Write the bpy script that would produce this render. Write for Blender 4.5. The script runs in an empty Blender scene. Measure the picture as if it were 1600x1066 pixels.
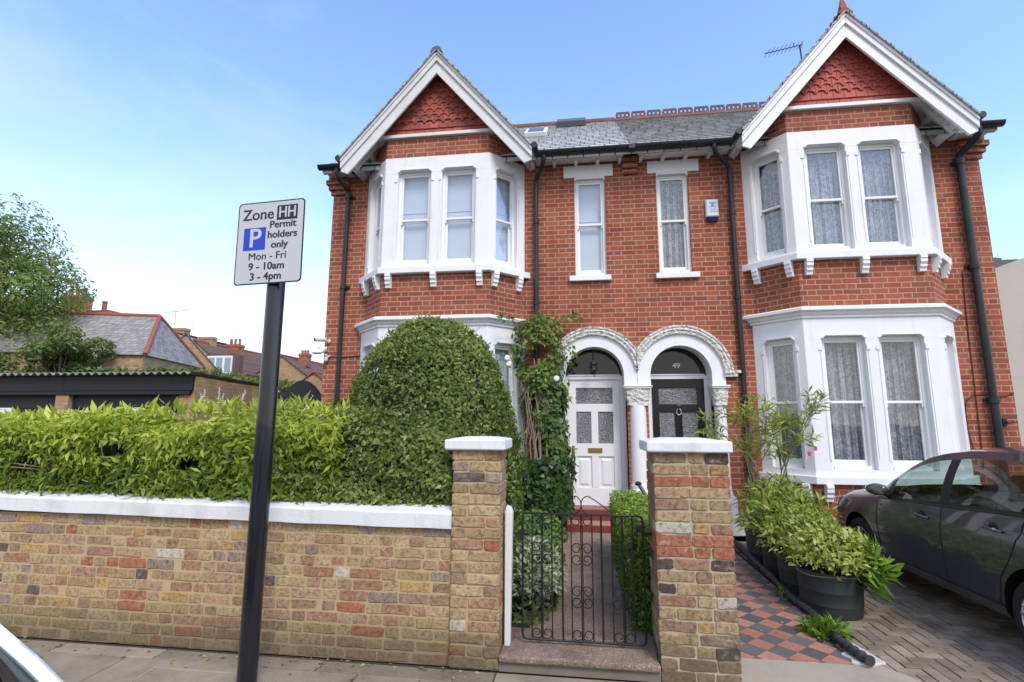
import bpy, bmesh, math, random
import numpy as np
from mathutils import Vector, Matrix
random.seed(7); rng = np.random.default_rng(7)
PI = math.pi
scene = bpy.context.scene
COL = scene.collection

# ---------------------------------------------------------------- camera
cam = bpy.data.cameras.new("camera"); cam_o = bpy.data.objects.new("camera", cam); COL.objects.link(cam_o)
cam.sensor_width = 36; cam.lens = 36 * 790.93 / 1600; cam.clip_end = 3000; cam.clip_start = 0.02
def cam_rot(yaw, pitch, roll):
    cy, sy, cp, sp, cr, sr = math.cos(yaw), math.sin(yaw), math.cos(pitch), math.sin(pitch), math.cos(roll), math.sin(roll)
    f = Vector((-sy * cp, cy * cp, sp)); r = Vector((cy, sy, 0)); u = r.cross(f)
    r2 = cr * r + sr * u; u2 = -sr * r + cr * u
    return Matrix((r2, u2, -f)).transposed()
cam_o.matrix_world = Matrix.Translation((-0.8383, -7.628, 1.6)) @ cam_rot(math.radians(7.6168), math.radians(8.9907), math.radians(0.2377)).to_4x4()
scene.camera = cam_o

# ---------------------------------------------------------------- world, sun, exposure
SUN_EL, SUN_AZ = math.radians(50), math.radians(150)      # azimuth measured clockwise from +y
w = bpy.data.worlds.new("World"); scene.world = w; w.use_nodes = True
nt = w.node_tree; nt.nodes.clear()
def wn(t, **k):
    n = nt.nodes.new(t)
    for a, b in k.items(): setattr(n, a, b)
    return n
sky = wn('ShaderNodeTexSky', sky_type='NISHITA', sun_disc=False, sun_elevation=SUN_EL, sun_rotation=SUN_AZ, air_density=1.0, dust_density=0.6, ozone_density=2.6)
bg_s = wn('ShaderNodeBackground'); bg_s.inputs[1].default_value = 0.13
bg_c = wn('ShaderNodeBackground'); bg_c.inputs[0].default_value = (1.0, 0.98, 0.95, 1); bg_c.inputs[1].default_value = 0.335
geo = wn('ShaderNodeTexCoord'); mp = wn('ShaderNodeMapping'); mp.inputs['Scale'].default_value = (1.0, 1.0, 2.6)
nz = wn('ShaderNodeTexNoise'); nz.inputs['Scale'].default_value = 2.1; nz.inputs['Detail'].default_value = 7; nz.inputs['Roughness'].default_value = 0.55
nz.inputs['Distortion'].default_value = 0.4
sep = wn('ShaderNodeSeparateXYZ')
out = wn('ShaderNodeOutputWorld'); mix = wn('ShaderNodeMixShader')
L = nt.links.new
L(geo.outputs['Generated'], mp.inputs[0]); L(mp.outputs[0], nz.inputs['Vector']); L(geo.outputs['Generated'], sep.inputs[0])
def wm(op, a, b=None, c=None, clamp=False):
    n = wn('ShaderNodeMath', operation=op); n.use_clamp = clamp
    for i, x in enumerate((a, b, c)):
        if x is None: continue
        if isinstance(x, (int, float)): n.inputs[i].default_value = x
        else: L(x, n.inputs[i])
    return n.outputs[0]
# thin veil of cloud: thicker low down and to the left
low = wm('SUBTRACT', 1.0, wm('MULTIPLY', sep.outputs['Z'], 1.55), clamp=True)
lft = wm('MULTIPLY', sep.outputs['X'], -0.22)
back = wm('MULTIPLY', wm('MAXIMUM', wm('MULTIPLY', sep.outputs['Y'], -1.0), 0.0), 0.75)  # unseen cloud added behind the viewer to light the house fronts
amt = wm('ADD', wm('ADD', wm('MULTIPLY', low, 0.76), lft), wm('ADD', back, -0.22))
fac = wm('ADD', amt, wm('MULTIPLY', wm('SUBTRACT', nz.outputs['Fac'], 0.5), 1.05), clamp=True)
hs = wn('ShaderNodeHueSaturation'); hs.inputs['Saturation'].default_value = 1.06; hs.inputs['Hue'].default_value = 0.506
L(sky.outputs[0], hs.inputs['Color']); L(hs.outputs[0], bg_s.inputs[0])
L(fac, mix.inputs[0]); L(bg_s.outputs[0], mix.inputs[1]); L(bg_c.outputs[0], mix.inputs[2]); L(mix.outputs[0], out.inputs[0])

sun = bpy.data.lights.new("sun", 'SUN'); sun.energy = 0.8; sun.angle = math.radians(18); sun.color = (1, 0.93, 0.82)
sun_o = bpy.data.objects.new("sun", sun); COL.objects.link(sun_o)
sd = Vector((math.sin(SUN_AZ) * math.cos(SUN_EL), math.cos(SUN_AZ) * math.cos(SUN_EL), math.sin(SUN_EL)))
sun_o.rotation_euler = sd.to_track_quat('Z', 'Y').to_euler(); sun_o.location = (3, -12, 15)
vs = scene.view_settings; vs.view_transform = 'Standard'; vs.look = 'None'; vs.gamma = 1; vs.exposure = 1.72
scene.cycles.max_bounces = 6; scene.cycles.transparent_max_bounces = 12

# ---------------------------------------------------------------- materials
M = {}
class NT:
    """small node helper"""
    def __init__(s, name):
        m = bpy.data.materials.new(name); m.use_nodes = True; s.m = m; s.t = m.node_tree; s.t.nodes.clear()
        s.out = s.n('ShaderNodeOutputMaterial'); s.p = s.n('ShaderNodeBsdfPrincipled'); s.l(s.p.outputs[0], s.out.inputs[0]); M[name] = m
    def n(s, t, **k):
        x = s.t.nodes.new(t)
        for a, b in k.items(): setattr(x, a, b)
        return x
    def l(s, a, b): s.t.links.new(a, b)
    def set(s, sock, v):
        if isinstance(v, (int, float)): sock.default_value = v
        elif isinstance(v, tuple): sock.default_value = v if len(v) == len(sock.default_value) else (*v, 1)
        else: s.l(v, sock)
    def math(s, op, a, b=0.0, c=None, clamp=False):
        x = s.n('ShaderNodeMath', operation=op); x.use_clamp = clamp
        s.set(x.inputs[0], a); s.set(x.inputs[1], b)
        if c is not None: s.set(x.inputs[2], c)
        return x.outputs[0]
    def noise(s, vec, scale, detail=4, rough=0.55, col=False, dist=0.0):
        x = s.n('ShaderNodeTexNoise'); x.inputs['Scale'].default_value = scale; x.inputs['Detail'].default_value = detail
        x.inputs['Roughness'].default_value = rough; x.inputs['Distortion'].default_value = dist
        if vec is not None: s.l(vec, x.inputs['Vector'])
        return x.outputs['Color' if col else 'Fac']
    def mix(s, f, a, b, mode='MIX'):
        x = s.n('ShaderNodeMix', data_type='RGBA', blend_type=mode); s.set(x.inputs[0], f); s.set(x.inputs[6], a); s.set(x.inputs[7], b); return x.outputs[2]
    def ramp(s, f, stops, const=False):
        x = s.n('ShaderNodeValToRGB'); e = x.color_ramp.elements
        if const: x.color_ramp.interpolation = 'CONSTANT'
        while len(e) < len(stops): e.new(0.5)
        for q, (p, c) in zip(e, stops): q.position = p; q.color = (*c, 1)
        s.set(x.inputs[0], f); return x.outputs[0]
    def uv(s): return s.n('ShaderNodeUVMap').outputs[0]
    def obj(s): return s.n('ShaderNodeTexCoord').outputs['Object']
    def pos(s): return s.n('ShaderNodeNewGeometry').outputs['Position']
    def attr(s, a): return s.n('ShaderNodeAttribute', attribute_name=a).outputs['Fac']
    def bump(s, h, strength=0.3, dist=0.01):
        b = s.n('ShaderNodeBump'); b.inputs['Strength'].default_value = strength; b.inputs['Distance'].default_value = dist
        s.l(h, b.inputs['Height']); s.l(b.outputs[0], s.p.inputs['Normal'])
    def fin(s, col=None, rough=0.6, metal=0.0, spec=0.4, **k):
        if col is not None: s.set(s.p.inputs['Base Color'], col)
        s.set(s.p.inputs['Roughness'], rough); s.p.inputs['Metallic'].default_value = metal; s.p.inputs['Specular IOR Level'].default_value = spec
        for a, b in k.items(): s.set(s.p.inputs[a.replace('_', ' ')], b)
        return s.m

def plain(name, col, rough=0.5, var=0.12, scale=9, metal=0.0, spec=0.4, bump=0.0, dirt=None, dirt_amt=0.0, coat=0.0, streak=0.0):
    s = NT(name); p = s.pos(); f = s.noise(p, scale, 5)
    c = s.mix(s.math('MULTIPLY', f, var * 2, clamp=True), tuple(col), tuple(x * 0.72 for x in col))
    if dirt:
        g = s.ramp(s.noise(p, 2.7, 8, 0.7), [(0.5, (0, 0, 0)), (0.75, (1, 1, 1))])
        c = s.mix(s.math('MULTIPLY', g, dirt_amt), c, dirt)
    if streak:
        mpp = s.n('ShaderNodeMapping'); mpp.inputs['Scale'].default_value = (7, 7, 0.8); s.l(p, mpp.inputs[0])
        g2 = s.ramp(s.noise(mpp.outputs[0], 1.5, 7, 0.7), [(0.54, (0, 0, 0)), (0.78, (1, 1, 1))]); c = s.mix(s.math('MULTIPLY', g2, streak), c, (0.42, 0.40, 0.36))
    if bump: s.bump(s.noise(p, scale * 9, 4), bump, 0.004)
    return s.fin(c, rough, metal, spec, Coat_Weight=coat)

def brick_mat(name, stops, mortar, P=0.3375, h=0.075, mw=0.010, rough=0.85, soot=0.0, bump=0.6):
    """flemish bond laid out in wall metres (UV)"""
    s = NT(name); sp = s.n('ShaderNodeSeparateXYZ'); uvw = s.uv(); s.l(uvw, sp.inputs[0])
    wob = s.noise(uvw, 14, 3)
    u = s.math('ADD', sp.outputs[0], s.math('MULTIPLY', s.math('SUBTRACT', wob, 0.5), 0.010))
    v = s.math('ADD', sp.outputs[1], s.math('MULTIPLY', s.math('SUBTRACT', s.noise(uvw, 9, 2), 0.5), 0.010))
    vr = s.math('DIVIDE', v, h); row = s.math('FLOOR', vr); fv = s.math('FRACT', vr)
    par = s.math('FLOORED_MODULO', row, 2.0)
    x = s.math('ADD', s.math('DIVIDE', u, P), s.math('MULTIPLY', par, 0.5)); cell = s.math('FLOOR', x); fx = s.math('FRACT', x)
    hd = s.math('GREATER_THAN', fx, 0.667)
    lu_s = s.math('MULTIPLY', fx, P); d_s = s.math('MINIMUM', lu_s, s.math('SUBTRACT', 0.667 * P, lu_s))
    lu_h = s.math('SUBTRACT', lu_s, 0.667 * P); d_h = s.math('MINIMUM', lu_h, s.math('SUBTRACT', 0.333 * P, lu_h))
    du = s.math('ADD', s.math('MULTIPLY', hd, d_h), s.math('MULTIPLY', s.math('SUBTRACT', 1.0, hd), d_s))
    fvm = s.math('MULTIPLY', fv, h); dv = s.math('MINIMUM', fvm, s.math('SUBTRACT', h, fvm))
    d = s.math('SUBTRACT', s.math('MINIMUM', du, dv), mw / 2)
    mask = s.math('MULTIPLY', d, 1 / 0.004, clamp=True)
    cv = s.n('ShaderNodeCombineXYZ'); s.l(s.math('ADD', s.math('MULTIPLY', cell, 2.0), hd), cv.inputs[0]); s.l(row, cv.inputs[1])
    wnz = s.n('ShaderNodeTexWhiteNoise', noise_dimensions='2D'); s.l(cv.outputs[0], wnz.inputs['Vector'])
    c = s.ramp(wnz.outputs['Value'], stops)
    fine = s.noise(uvw, 55, 5, 0.65)
    c = s.mix(s.math('MULTIPLY', fine, 0.55, clamp=True), c, s.mix(1.0, c, (0.55, 0.5, 0.5), 'MULTIPLY'))
    mort = s.mix(s.math('MULTIPLY', s.noise(uvw, 3.1, 5), 0.9, clamp=True), mortar, tuple(q * 0.55 for q in mortar))
    c = s.mix(mask, mort, c)
    pal = s.ramp(s.noise(uvw, 0.55, 6, 0.6, dist=0.5), [(0.48, (0, 0, 0)), (0.75, (1, 1, 1))]); c = s.mix(s.math('MULTIPLY', pal, soot * 0.55), c, s.mix(0.5, c, (0.50, 0.24, 0.16)))
    big = s.ramp(s.noise(uvw, 0.75, 7, 0.6), [(0.42, (0, 0, 0)), (0.72, (1, 1, 1))])
    c = s.mix(s.math('MULTIPLY', big, soot), c, s.mix(1.0, c, (0.42, 0.36, 0.36), 'MULTIPLY'))
    mpp = s.n('ShaderNodeMapping'); mpp.inputs['Scale'].default_value = (2.2, 0.35, 1); s.l(uvw, mpp.inputs[0])
    stk = s.ramp(s.noise(mpp.outputs[0], 1.6, 6, 0.65), [(0.5, (0, 0, 0)), (0.7, (1, 1, 1))])
    c = s.mix(s.math('MULTIPLY', stk, soot * 0.55), c, s.mix(1.0, c, (0.5, 0.46, 0.46), 'MULTIPLY'))
    s.bump(s.math('ADD', s.math('MULTIPLY', mask, 0.8), s.math('MULTIPLY', fine, 0.5)), bump, 0.006)
    return s.fin(c, rough, 0, 0.25)

RED = [(0.0, (0.30, 0.078, 0.045)), (0.2, (0.35, 0.092, 0.052)), (0.5, (0.39, 0.106, 0.057)), (0.75, (0.43, 0.124, 0.065)), (0.92, (0.34, 0.10, 0.064)), (1.0, (0.25, 0.085, 0.065))]
brick_mat('red_brick', RED, (0.55, 0.38, 0.26), soot=0.62, mw=0.0088)
STOCK = [(0.0, (0.42, 0.28, 0.13)), (0.3, (0.50, 0.36, 0.18)), (0.6, (0.42, 0.26, 0.13)), (0.85, (0.54, 0.42, 0.25)), (1.0, (0.26, 0.16, 0.09))]
brick_mat('yellow_brick', STOCK, (0.42, 0.33, 0.22), soot=0.4)

def stock_bricks(name, stops):
    s = NT(name); r = s.attr('rnd'); c = s.ramp(r, stops, True); p = s.pos(); a2 = s.attr('rnd2')
    f = s.noise(p, 36, 8, 0.75); g = s.noise(p, 130, 4)
    c = s.mix(s.math('MULTIPLY', a2, 0.4), c, s.mix(1.0, c, (0.6, 0.55, 0.5), 'MULTIPLY'))
    c = s.mix(s.ramp(f, [(0.46, (0, 0, 0)), (0.62, (1, 1, 1))]), c, s.mix(1.0, c, (0.52, 0.46, 0.43), 'MULTIPLY'))
    c = s.mix(s.ramp(s.noise(p, 21, 6, 0.7), [(0.56, (0, 0, 0)), (0.70, (0.6, 0.6, 0.6))]), c, (0.50, 0.42, 0.31))
    pit = s.ramp(g, [(0.33, (1, 1, 1)), (0.39, (0, 0, 0))])
    c = s.mix(s.math('MULTIPLY', pit, 0.7), c, (0.04, 0.03, 0.025))
    ef = s.ramp(s.noise(p, 11, 6, 0.7), [(0.62, (0, 0, 0)), (0.78, (1, 1, 1))])
    zz = s.n('ShaderNodeSeparateXYZ'); s.l(p, zz.inputs[0])
    lowf = s.math('SUBTRACT', 1.0, s.math('MULTIPLY', zz.outputs[2], 1.9), clamp=True)
    c = s.mix(s.math('MULTIPLY', ef, s.math('MULTIPLY', lowf, 0.9)), c, (0.55, 0.52, 0.47))
    # darker brown towards the bottom, with an uneven edge
    foot_dark = s.math('MULTIPLY', s.math('SUBTRACT', s.math('ADD', 0.22, s.math('MULTIPLY', s.noise(p, 5, 4), 0.16)), zz.outputs[2]), 5.0, clamp=True)
    c = s.mix(s.math('MULTIPLY', foot_dark, 0.62), c, (0.095, 0.085, 0.05))
    s.bump(s.math('ADD', f, s.math('MULTIPLY', g, 0.6)), 0.8, 0.008)
    return s.fin(c, 0.9, 0, 0.15)
stock_bricks('stock_bricks', [(0, (0.46, 0.33, 0.17)), (.16, (0.44, 0.30, 0.18)), (.29, (0.44, 0.265, 0.17)), (.39, (0.52, 0.39, 0.22)), (.54, (0.36, 0.25, 0.15)), (.64, (0.48, 0.33, 0.20)), (.75, (0.43, 0.235, 0.15)), (.80, (0.52, 0.34, 0.14)), (.86, (0.36, 0.27, 0.21)), (.92, (0.17, 0.14, 0.12)), (.945, (0.44, 0.18, 0.10)), (.985, (0.60, 0.54, 0.42))])
stock_bricks('pier_bricks', [(0, (0.40, 0.29, 0.16)), (.2, (0.36, 0.21, 0.13)), (.36, (0.45, 0.33, 0.19)), (.5, (0.33, 0.22, 0.14)), (.62, (0.28, 0.20, 0.14)), (.72, (0.44, 0.28, 0.12)),
    (.80, (0.11, 0.085, 0.07)), (.90, (0.43, 0.17, 0.10)), (.99, (0.55, 0.5, 0.4))])
s = NT('stock_mortar'); p = s.pos(); s.bump(s.noise(p, 160, 4), 0.5, 0.004)
zz = s.n('ShaderNodeSeparateXYZ'); s.l(p, zz.inputs[0])
c = s.mix(s.noise(p, 6, 6), (0.50, 0.38, 0.21), (0.40, 0.29, 0.16))
c = s.mix(s.math('MULTIPLY', s.math('SUBTRACT', 0.3, zz.outputs[2]), 2.5, clamp=True), c, (0.13, 0.11, 0.08)); s.fin(c, 0.95, 0, 0.1)

plain('pier_mortar', (0.47, 0.39, 0.28), 0.95, 0.35, 8, bump=0.6, dirt=(0.20, 0.17, 0.13), dirt_amt=0.4)
plain('white_paint', (0.80, 0.80, 0.80), 0.5, 0.05, 3, bump=0.06, dirt=(0.50, 0.48, 0.44), dirt_amt=0.2, streak=0.28)
plain('white_gloss', (0.80, 0.80, 0.79), 0.3, 0.03, 3)
plain('weathered_white', (0.72, 0.71, 0.68), 0.6, 0.2, 5, bump=0.1, dirt=(0.35, 0.32, 0.28), dirt_amt=0.4)
plain('coping_paint', (0.76, 0.76, 0.75), 0.7, 0.2, 6, bump=0.5, dirt=(0.33, 0.30, 0.26), dirt_amt=0.5, streak=0.4)
s = NT('carved_stone'); p = s.pos(); v = s.n('ShaderNodeTexVoronoi', feature='SMOOTH_F1'); v.inputs['Scale'].default_value = 22; s.l(p, v.inputs['Vector'])
hgt = s.math('ADD', v.outputs['Distance'], s.math('MULTIPLY', s.noise(p, 46, 3), 0.7)); s.bump(hgt, 1.0, 0.03)
s.fin(s.mix(s.ramp(s.noise(p, 34, 5, 0.7), [(0.45, (0, 0, 0)), (0.68, (1, 1, 1))]), (0.74, 0.72, 0.68), (0.36, 0.31, 0.26)), 0.7)
plain('black_iron', (0.014, 0.014, 0.016), 0.4, 0.2, 20, bump=0.1)
plain('black_pipe', (0.018, 0.02, 0.024), 0.38, 0.2, 9, dirt=(0.09, 0.09, 0.09), dirt_amt=0.3)
plain('black_timber', (0.016, 0.016, 0.019), 0.55, 0.25, 6, bump=0.2)
plain('brass', (0.42, 0.29, 0.11), 0.35, 0.2, 20, metal=0.9)
plain('step_red', (0.20, 0.045, 0.035), 0.35, 0.2, 12, dirt=(0.28, 0.16, 0.12), dirt_amt=0.3)
plain('step_pink', (0.42, 0.21, 0.16), 0.6, 0.2, 12)
plain('reveal_red', (0.22, 0.045, 0.035), 0.5, 0.2, 8)
plain('path_concrete', (0.32, 0.225, 0.17), 0.9, 0.35, 40, bump=0.9, dirt=(0.13, 0.095, 0.07), dirt_amt=0.6)
s = NT('aggregate'); p = s.pos(); vz = s.n('ShaderNodeTexVoronoi'); vz.inputs['Scale'].default_value = 200; s.l(p, vz.inputs['Vector'])
sp_ = s.n('ShaderNodeSeparateColor'); s.l(vz.outputs['Color'], sp_.inputs[0])
c = s.ramp(sp_.outputs[0], [(0, (0.18, 0.125, 0.095)), (0.5, (0.29, 0.205, 0.155)), (0.9, (0.36, 0.265, 0.205)), (1, (0.55, 0.46, 0.38))])
c = s.mix(s.ramp(s.noise(p, 4, 8, 0.7), [(0.45, (0, 0, 0)), (0.72, (1, 1, 1))]), c, s.mix(1.0, c, (0.55, 0.5, 0.46), 'MULTIPLY')); s.bump(vz.outputs['Distance'], 0.7, 0.008); s.fin(c, 0.9, 0, 0.2)
plain('concrete_dark', (0.20, 0.17, 0.14), 0.9, 0.3, 8, bump=0.5, dirt=(0.09, 0.075, 0.06), dirt_amt=0.6)
plain('concrete', (0.39, 0.33, 0.25), 0.9, 0.3, 4, bump=0.5, dirt=(0.19, 0.16, 0.13), dirt_amt=0.55)
plain('pale_mortar', (0.55, 0.52, 0.46), 0.95, 0.3, 14, bump=0.6)
plain('asphalt', (0.05, 0.05, 0.052), 0.9, 0.3, 20, bump=0.4)
plain('soil', (0.07, 0.05, 0.035), 0.95, 0.4, 10, bump=0.6)
plain('render_beige', (0.50, 0.46, 0.40), 0.9, 0.15, 3, bump=0.5, dirt=(0.36, 0.33, 0.29), dirt_amt=0.4)
plain('terracotta', (0.33, 0.10, 0.06), 0.8, 0.4, 9, bump=0.2, dirt=(0.16, 0.10, 0.08), dirt_amt=0.5)
plain('ridge_brown', (0.18, 0.085, 0.065), 0.85, 0.4, 9, bump=0.2, dirt=(0.20, 0.18, 0.16), dirt_amt=0.7)
plain('lead', (0.10, 0.105, 0.115), 0.6, 0.3, 7)
plain('lead_dark', (0.035, 0.035, 0.037), 0.6, 0.3, 7)
plain('tyre', (0.018, 0.018, 0.019), 0.75, 0.2, 15)
plain('alloy', (0.55, 0.56, 0.58), 0.3, 0.05, 10, metal=0.9)
plain('plastic_black', (0.012, 0.012, 0.013), 0.45, 0.1, 10)
plain('seat_cloth', (0.05, 0.05, 0.055), 0.85, 0.2, 20)
plain('white_plastic', (0.78, 0.78, 0.76), 0.35, 0.06, 8)
plain('camera_plastic', (0.62, 0.60, 0.55), 0.4, 0.12, 12)
plain('navy_plastic', (0.012, 0.016, 0.07), 0.25, 0.1, 8)
plain('alarm_blue', (0.12, 0.42, 0.68), 0.4, 0.1, 8)
plain('alarm_grey', (0.25, 0.28, 0.36), 0.4, 0.1, 8)
plain('planter_plastic', (0.035, 0.042, 0.042), 0.55, 0.35, 7, bump=0.15, dirt=(0.10, 0.10, 0.09), dirt_amt=0.45)
plain('hose', (0.035, 0.037, 0.04), 0.45, 0.3, 10, dirt=(0.12, 0.11, 0.10), dirt_amt=0.35)
plain('bark', (0.14, 0.10, 0.07), 0.9, 0.4, 14, bump=0.5)
plain('twig', (0.26, 0.21, 0.14), 0.85, 0.4, 20)
plain('sign_blue', (0.012, 0.05, 0.46), 0.4, 0.04, 5)
plain('sign_black', (0.016, 0.016, 0.022), 0.45, 0.04, 5)
plain('sign_grey', (0.52, 0.52, 0.51), 0.42, 0.10, 9)
plain('paper', (0.75, 0.76, 0.78), 0.6, 0.05, 5)
plain('petal_white', (0.80, 0.78, 0.66), 0.6, 0.1, 30)
plain('petal_pink', (0.62, 0.10, 0.25), 0.6, 0.2, 30)
plain('petal_red', (0.55, 0.03, 0.03), 0.6, 0.2, 30)
plain('lavender', (0.50, 0.46, 0.60), 0.8, 0.3, 60)
plain('number_white', (0.75, 0.74, 0.70), 0.5, 0.04, 9)
plain('blind', (0.66, 0.70, 0.80), 0.8, 0.06, 2)
plain('interior_dark', (0.03, 0.03, 0.032), 0.9, 0.1, 2)
plain('cable', (0.02, 0.018, 0.017), 0.6, 0.1, 10)

s = NT('lace'); u = s.uv(); p = s.pos()
flo = s.ramp(s.noise(p, 17, 4, 0.6, dist=1.2), [(0.46, (0, 0, 0)), (0.56, (1, 1, 1))]); vz = s.n('ShaderNodeTexVoronoi'); vz.inputs['Scale'].default_value = 75; s.l(p, vz.inputs['Vector'])
us = s.n('ShaderNodeSeparateXYZ'); s.l(u, us.inputs[0]); fold = s.math('SINE', s.math('ADD', s.math('MULTIPLY', us.outputs[0], 70.0), s.math('MULTIPLY', s.noise(p, 2.5, 2), 9.0)))  # lighter and darker fold stripes painted into the colour to bring the folds out
fm = s.math('ADD', s.math('MULTIPLY', flo, 0.30), s.math('ADD', s.math('MULTIPLY', vz.outputs['Distance'], 0.38), s.math('MULTIPLY', fold, 0.16)), clamp=True)
s.fin(s.mix(fm, (0.15, 0.15, 0.16), (0.78, 0.78, 0.79)), 0.9, 0, 0.1)

def glass(name, tint, refl, rough=0.02):
    s = NT(name); s.t.nodes.remove(s.p); tr = s.n('ShaderNodeBsdfTransparent'); tr.inputs[0].default_value = (*tint, 1)
    gl = s.n('ShaderNodeBsdfGlossy'); gl.inputs['Roughness'].default_value = rough; fr = s.n('ShaderNodeFresnel'); s.l(s.math('POWER', refl, s.math('SUBTRACT', 1.0, s.math('MULTIPLY', s.n('ShaderNodeNewGeometry').outputs['Backfacing'], 2.0))), fr.inputs['IOR'])
    nn = s.n('ShaderNodeBump'); nn.inputs['Strength'].default_value = 0.06; nn.inputs['Distance'].default_value = 0.02
    s.l(s.noise(s.pos(), 2.2, 2), nn.inputs['Height']); s.l(nn.outputs[0], gl.inputs['Normal'])
    mx = s.n('ShaderNodeMixShader'); s.l(fr.outputs[0], mx.inputs[0]); s.l(tr.outputs[0], mx.inputs[1]); s.l(gl.outputs[0], mx.inputs[2]); s.l(mx.outputs[0], s.out.inputs[0])
glass('window_glass', (0.94, 0.96, 0.97), 1.9); glass('car_glass', (0.64, 0.73, 0.70), 1.75, 0.0)
s = NT('dark_glass'); s.fin((0.012, 0.013, 0.014), 0.04, 0, 0.6)
s = NT('obscure_glass'); p = s.pos(); vz = s.n('ShaderNodeTexVoronoi'); vz.inputs['Scale'].default_value = 70; s.l(p, vz.inputs['Vector'])
s.bump(vz.outputs['Distance'], 1.0, 0.02); s.fin(s.mix(s.ramp(vz.outputs['Distance'], [(0.25, (0, 0, 0)), (0.6, (1, 1, 1))]), (0.10, 0.10, 0.105), (0.34, 0.34, 0.35)), 0.12, 0, 0.6)

def paint(name, col, metal):
    s = NT(name); f = s.noise(s.pos(), 900, 2)
    s.fin(s.mix(f, tuple(c * 0.8 for c in col), tuple(c * 1.25 for c in col)), s.math('ADD', 0.22, s.math('MULTIPLY', s.noise(s.pos(), 5, 5), 0.16)), metal, 0.5, Coat_Weight=0.9, Coat_Roughness=0.02)
paint('grey_car_paint', (0.058, 0.058, 0.068), 0.25); paint('white_car_paint', (0.72, 0.72, 0.75), 0.0)

def slate(name, a, b, hue=0.5):
    s = NT(name); r = s.attr('rnd'); p = s.pos(); sp = s.n('ShaderNodeSeparateXYZ'); s.l(s.uv(), sp.inputs[0])
    x = s.math('ADD', s.math('DIVIDE', sp.outputs[0], 0.24), s.math('MULTIPLY', r, 7.31)); wnz = s.n('ShaderNodeTexWhiteNoise', noise_dimensions='2D')
    cv = s.n('ShaderNodeCombineXYZ'); s.l(s.math('FLOOR', x), cv.inputs[0]); s.l(r, cv.inputs[1]); s.l(cv.outputs[0], wnz.inputs['Vector'])
    fx = s.math('FRACT', x); gap = s.math('LESS_THAN', s.math('MINIMUM', fx, s.math('SUBTRACT', 1.0, fx)), 0.03)
    c = s.mix(s.math('ADD', s.math('MULTIPLY', wnz.outputs['Value'], 0.6), s.math('MULTIPLY', s.noise(p, 9, 6, 0.7), 0.5), clamp=True), a, b)
    c = s.mix(gap, c, (0.02, 0.02, 0.02)); s.bump(s.noise(p, 30, 5), 0.3, 0.01); s.fin(c, 0.85, 0, 0.15)
slate('slate_pale', (0.42, 0.425, 0.43), (0.72, 0.72, 0.70)); slate('slate_dark', (0.24, 0.245, 0.23), (0.46, 0.465, 0.43)); slate('slate_old', (0.17, 0.155, 0.14), (0.36, 0.335, 0.30)); slate('tile_brown', (0.10, 0.06, 0.05), (0.20, 0.12, 0.095))

s = NT('hung_tiles'); r = s.attr('rnd'); p = s.pos(); c = s.ramp(r, [(0, (0.30, 0.080, 0.062)), (0.35, (0.42, 0.10, 0.066)), (0.7, (0.50, 0.125, 0.075)), (0.9, (0.36, 0.095, 0.085)), (1, (0.25, 0.085, 0.08))])
c = s.mix(s.math('MULTIPLY', s.noise(p, 16, 6, 0.7), 0.7, clamp=True), c, s.mix(1.0, c, (0.5, 0.45, 0.45), 'MULTIPLY')); s.bump(s.noise(p, 70, 4), 0.3, 0.005); s.fin(c, 0.75, 0, 0.3)
s = NT('hung_tiles_new'); r = s.attr('rnd'); p = s.pos(); c = s.ramp(r, [(0, (0.37, 0.085, 0.066)), (0.5, (0.44, 0.10, 0.074)), (1, (0.40, 0.095, 0.08))]); s.bump(s.noise(p, 70, 4), 0.2, 0.005); s.fin(c, 0.7, 0, 0.3)

s = NT('flags'); r = s.attr('rnd'); p = s.pos(); c = s.ramp(r, [(0, (0.185, 0.155, 0.11)), (0.5, (0.265, 0.225, 0.16)), (1, (0.34, 0.29, 0.21))])
c = s.mix(s.ramp(s.noise(p, 3.3, 8, 0.7), [(0.4, (0, 0, 0)), (0.75, (1, 1, 1))]), c, s.mix(1.0, c, (0.55, 0.52, 0.48), 'MULTIPLY'))
c = s.mix(s.math('MULTIPLY', s.ramp(s.noise(p, 120, 3), [(0.55, (0, 0, 0)), (0.72, (1, 1, 1))]), 0.35), c, (0.45, 0.43, 0.40)); s.bump(s.noise(p, 60, 5), 0.4, 0.005); s.fin(c, 0.85, 0, 0.3)
s = NT('pavers'); r = s.attr('rnd'); p = s.pos(); c = s.ramp(r, [(0, (0.20, 0.16, 0.12)), (0.5, (0.28, 0.225, 0.165)), (1, (0.36, 0.285, 0.21))])
c = s.mix(s.ramp(s.noise(p, 4.3, 8, 0.7), [(0.42, (0, 0, 0)), (0.75, (1, 1, 1))]), c, s.mix(1.0, c, (0.5, 0.48, 0.45), 'MULTIPLY')); s.bump(s.noise(p, 110, 4), 0.5, 0.004); s.fin(c, 0.85, 0, 0.3)
def tile(name, a, b):
    s = NT(name); r = s.attr('rnd'); p = s.pos(); c = s.mix(r, a, b)
    c = s.mix(s.math('MULTIPLY', s.ramp(s.noise(p, 8, 8, 0.7), [(0.45, (0, 0, 0)), (0.72, (1, 1, 1))]), 0.6), c, (0.16, 0.12, 0.09)); s.bump(s.noise(p, 50, 4), 0.15, 0.004); s.fin(c, 0.5, 0, 0.4)
tile('tile_red', (0.34, 0.14, 0.09), (0.47, 0.22, 0.15)); tile('tile_black', (0.075, 0.076, 0.08), (0.13, 0.13, 0.13))
s = NT('asbestos'); p = s.pos(); s.bump(s.noise(p, 30, 5), 0.4, 0.01); s.fin(s.mix(s.noise(p, 5, 7, 0.7), (0.14, 0.135, 0.12), (0.33, 0.32, 0.28)), 0.95, 0, 0.15)

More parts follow.
